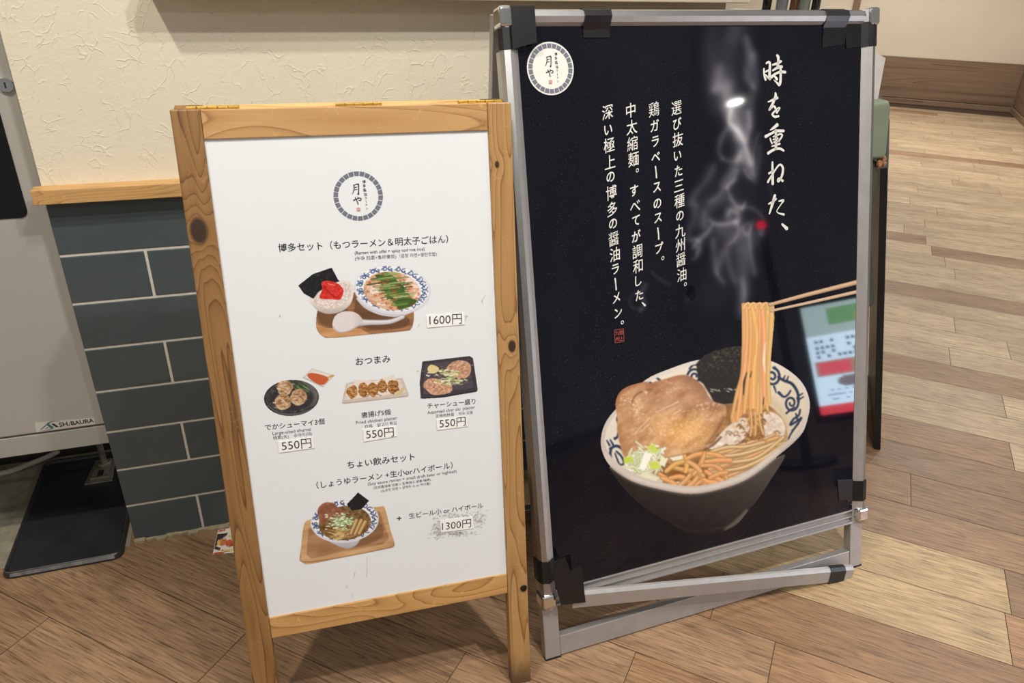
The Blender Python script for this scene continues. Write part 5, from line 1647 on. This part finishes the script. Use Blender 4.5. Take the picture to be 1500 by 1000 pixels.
# ------------------------------------------------------------------ bottles on a counter beyond the poster top
cn = empty('counter', (1.86, 5.2, 0), -.40)
tag(cn, 'beige counter far behind the poster sign', 'counter')
MB().box((-.55, 0, 0.002), (.26, .4, .90)).build('cabinet', M_FARWALL, cn, bevel=.004)
MB().box((-.57, -.02, .90), (.28, .42, .92)).build('worktop', M_LEDGE, cn, bevel=.004)
for i, (px_, c1, lab, w_) in enumerate(((1124, (30, 26, 26), 'black bottle, leftmost of the row above the poster edge', .028), (1146, (150, 160, 168), 'clear glass bottle beside the leftmost black one', .036), (1164, (122, 82, 56), 'brown bottle in the middle of the row above the poster edge', .026),
                                  (1179, (150, 158, 148), 'pale green glass bottle next to the brown one', .034), (1196, (34, 32, 34), 'black bottle, rightmost of the row above the poster edge', .026))):
    d_ = np.array([(px_ - 750) / FPX, (4 - 500) / FPX, 1.0]) @ RCAM
    nrm = np.array([.389, .921]); tt_ = (np.array([1.92, 5.36]) @ nrm) / (d_[:2] @ nrm)
    q1 = d_[:2] * tt_
    r_ = w_ * 1.05
    bt_ = MB().lathe([(r_ * .9, 0), (r_, .01), (r_, .19), (r_ * .8, .22), (r_ * .35, .26), (r_ * .33, .31)], (0, 0, 0), 20).build('bottle', flat('bottle_glass', c1, .15), None, smooth=True)
    cpb = MB().cyl((0, 0, .308), (0, 0, .328), r_ * .42).build('cap', M_IRON, bt_)
    bt_.location = (q1[0], q1[1], .9205)
    tag(bt_, lab, 'bottle', 'bottles on the far counter')
# slim post on the far wall
tr = empty('trim_3', tuple(gc), fyaw)
tag(tr, 'slim brown upright on the far wall', 'trim', kind='structure')
d_ = np.array([(1256 - 750) / FPX, (4 - 500) / FPX, 1.0]) @ RCAM
nrm = np.array([-math.sin(fyaw), math.cos(fyaw)]); q1 = d_[:2] * ((gc[:2] @ nrm) / (d_[:2] @ nrm)) - gc[:2]
ux = q1 @ np.array([math.cos(fyaw), math.sin(fyaw)])
MB().box((ux - .03, -.002, .435), (ux + .03, .028, 2.5)).build('upright', M_WALNUT2, tr)

# ------------------------------------------------------------------ lit menu display to the right, seen as a reflection in the poster
def refl(px, dist):
    d = np.array([(px[0] - 750) / FPX, (px[1] - 500) / FPX, 1.0]) @ RCAM
    d /= np.linalg.norm(d)
    c0_ = np.array([0, 0, CH]); t = ((FA.o - c0_) @ FA.n) / (d @ FA.n)
    P = c0_ + d * t; r = d - 2 * (d @ FA.n) * FA.n
    return P + r * dist
tlp = refl((1168, 452), 1.3); blp = refl((1207, 606), 1.3)
yaw_d = math.atan2(.89, .46) + math.pi
mid_ = (tlp + blp) / 2
ds = empty('menu_display', (mid_[0], mid_[1], 0), yaw_d)
tag(ds, 'lit menu display reflected in the lower right of the black poster', 'display')
z0, z1 = blp[2], tlp[2]
wd = .36
MB().box((-wd - .02, .004, z0 - .03), (.02, .04, z1 + .03)).build('bezel', M_BLACK, ds, bevel=.004)
MB().box((-wd / 2 - .03, .012, .02), (-wd / 2 + .03, .035, z0 - .028)).build('post', M_BLACK, ds)
MB().box((-wd, -.12, .002), (0, .16, .022)).build('base', M_BLACK, ds, bevel=.004)
nu, nv = 60, 72
img = np.ones((nv, nu, 3)) * np.array((196, 222, 240.))
jj, ii = np.mgrid[0:nv, 0:nu]
r2 = np.random.default_rng(2)
img[:20] = (150, 170, 170); img[3:14, 14:40] = (96, 140, 96); img[8:18, 30:38] = (200, 150, 90); img[5:14, 46:56] = (180, 70, 120)
for row in (23, 27, 30, 33): 
    for x in range(4, 56, 3):
        if r2.random() < .6: img[row:row + 2, x:x + 2] = (70, 80, 110)
img[37:47, 2:58] = (160, 120, 110); img[38:46, 4:22] = (200, 80, 90)
for cx_, cy_ in ((20, 51), (42, 50)): img[((ii - cx_) / 8) ** 2 + ((jj - cy_) / 3.5) ** 2 < 1] = (110, 104, 110)
for row in (56, 59, 62): 
    for x in range(6, 56, 2):
        if r2.random() < .6: img[row:row + 1, x:x + 2] = (120, 140, 170)
img[66:] = (200, 60, 70)
vs, fs = [], []
for j in range(nv + 1):
    for i in range(nu + 1):
        vs.append((-wd * i / nu, .0035, z1 - (z1 - z0) * j / nv))
for j in range(nv):
    for i in range(nu):
        a_ = j * (nu + 1) + i
        fs.append((a_, a_ + nu + 1, a_ + nu + 2, a_ + 1))
me = bpy.data.meshes.new('screen'); me.from_pydata(vs, [], fs)
at_ = me.attributes.new('ink', 'FLOAT_COLOR', 'FACE')
at_.data.foreach_set('color', np.concatenate([nlin(img), np.ones((nv, nu, 1))], -1).astype('f').ravel())
t = NT('lit_screen'); at = t.n('Attribute', attribute_name='ink')
t.p.inputs['Base Color'].default_value = (0, 0, 0, 1); t.l(at.outputs['Color'], t.p.inputs['Emission Color']); t.p.inputs['Emission Strength'].default_value = 26.0
me.materials.append(t.mat)
so_ = bpy.data.objects.new('screen', me); C.objects.link(so_); so_.parent = ds
# small red lamp on a dark column
rp = refl((1115, 330), 1.9)
rl = empty('red_lamp', (rp[0], rp[1], 0), 0)
tag(rl, 'small red lit lamp reflected beside the headline of the black poster', 'lamp')
MB().lathe([(.12, 0.002), (.12, .02), (.02, .03), (.018, rp[2] - .03), (.03, rp[2] - .02)], (0, 0, 0), 20).build('stand', M_BLACK, rl)
MB().lathe([(.001, -.02), (.014, -.016), (.020, 0), (.014, .016), (.001, .02)], (0, 0, rp[2]), 20).build('bulb', emit('red_glow', (255, 30, 60), 14), rl, smooth=True)

bpy.data.objects.remove(_fo)
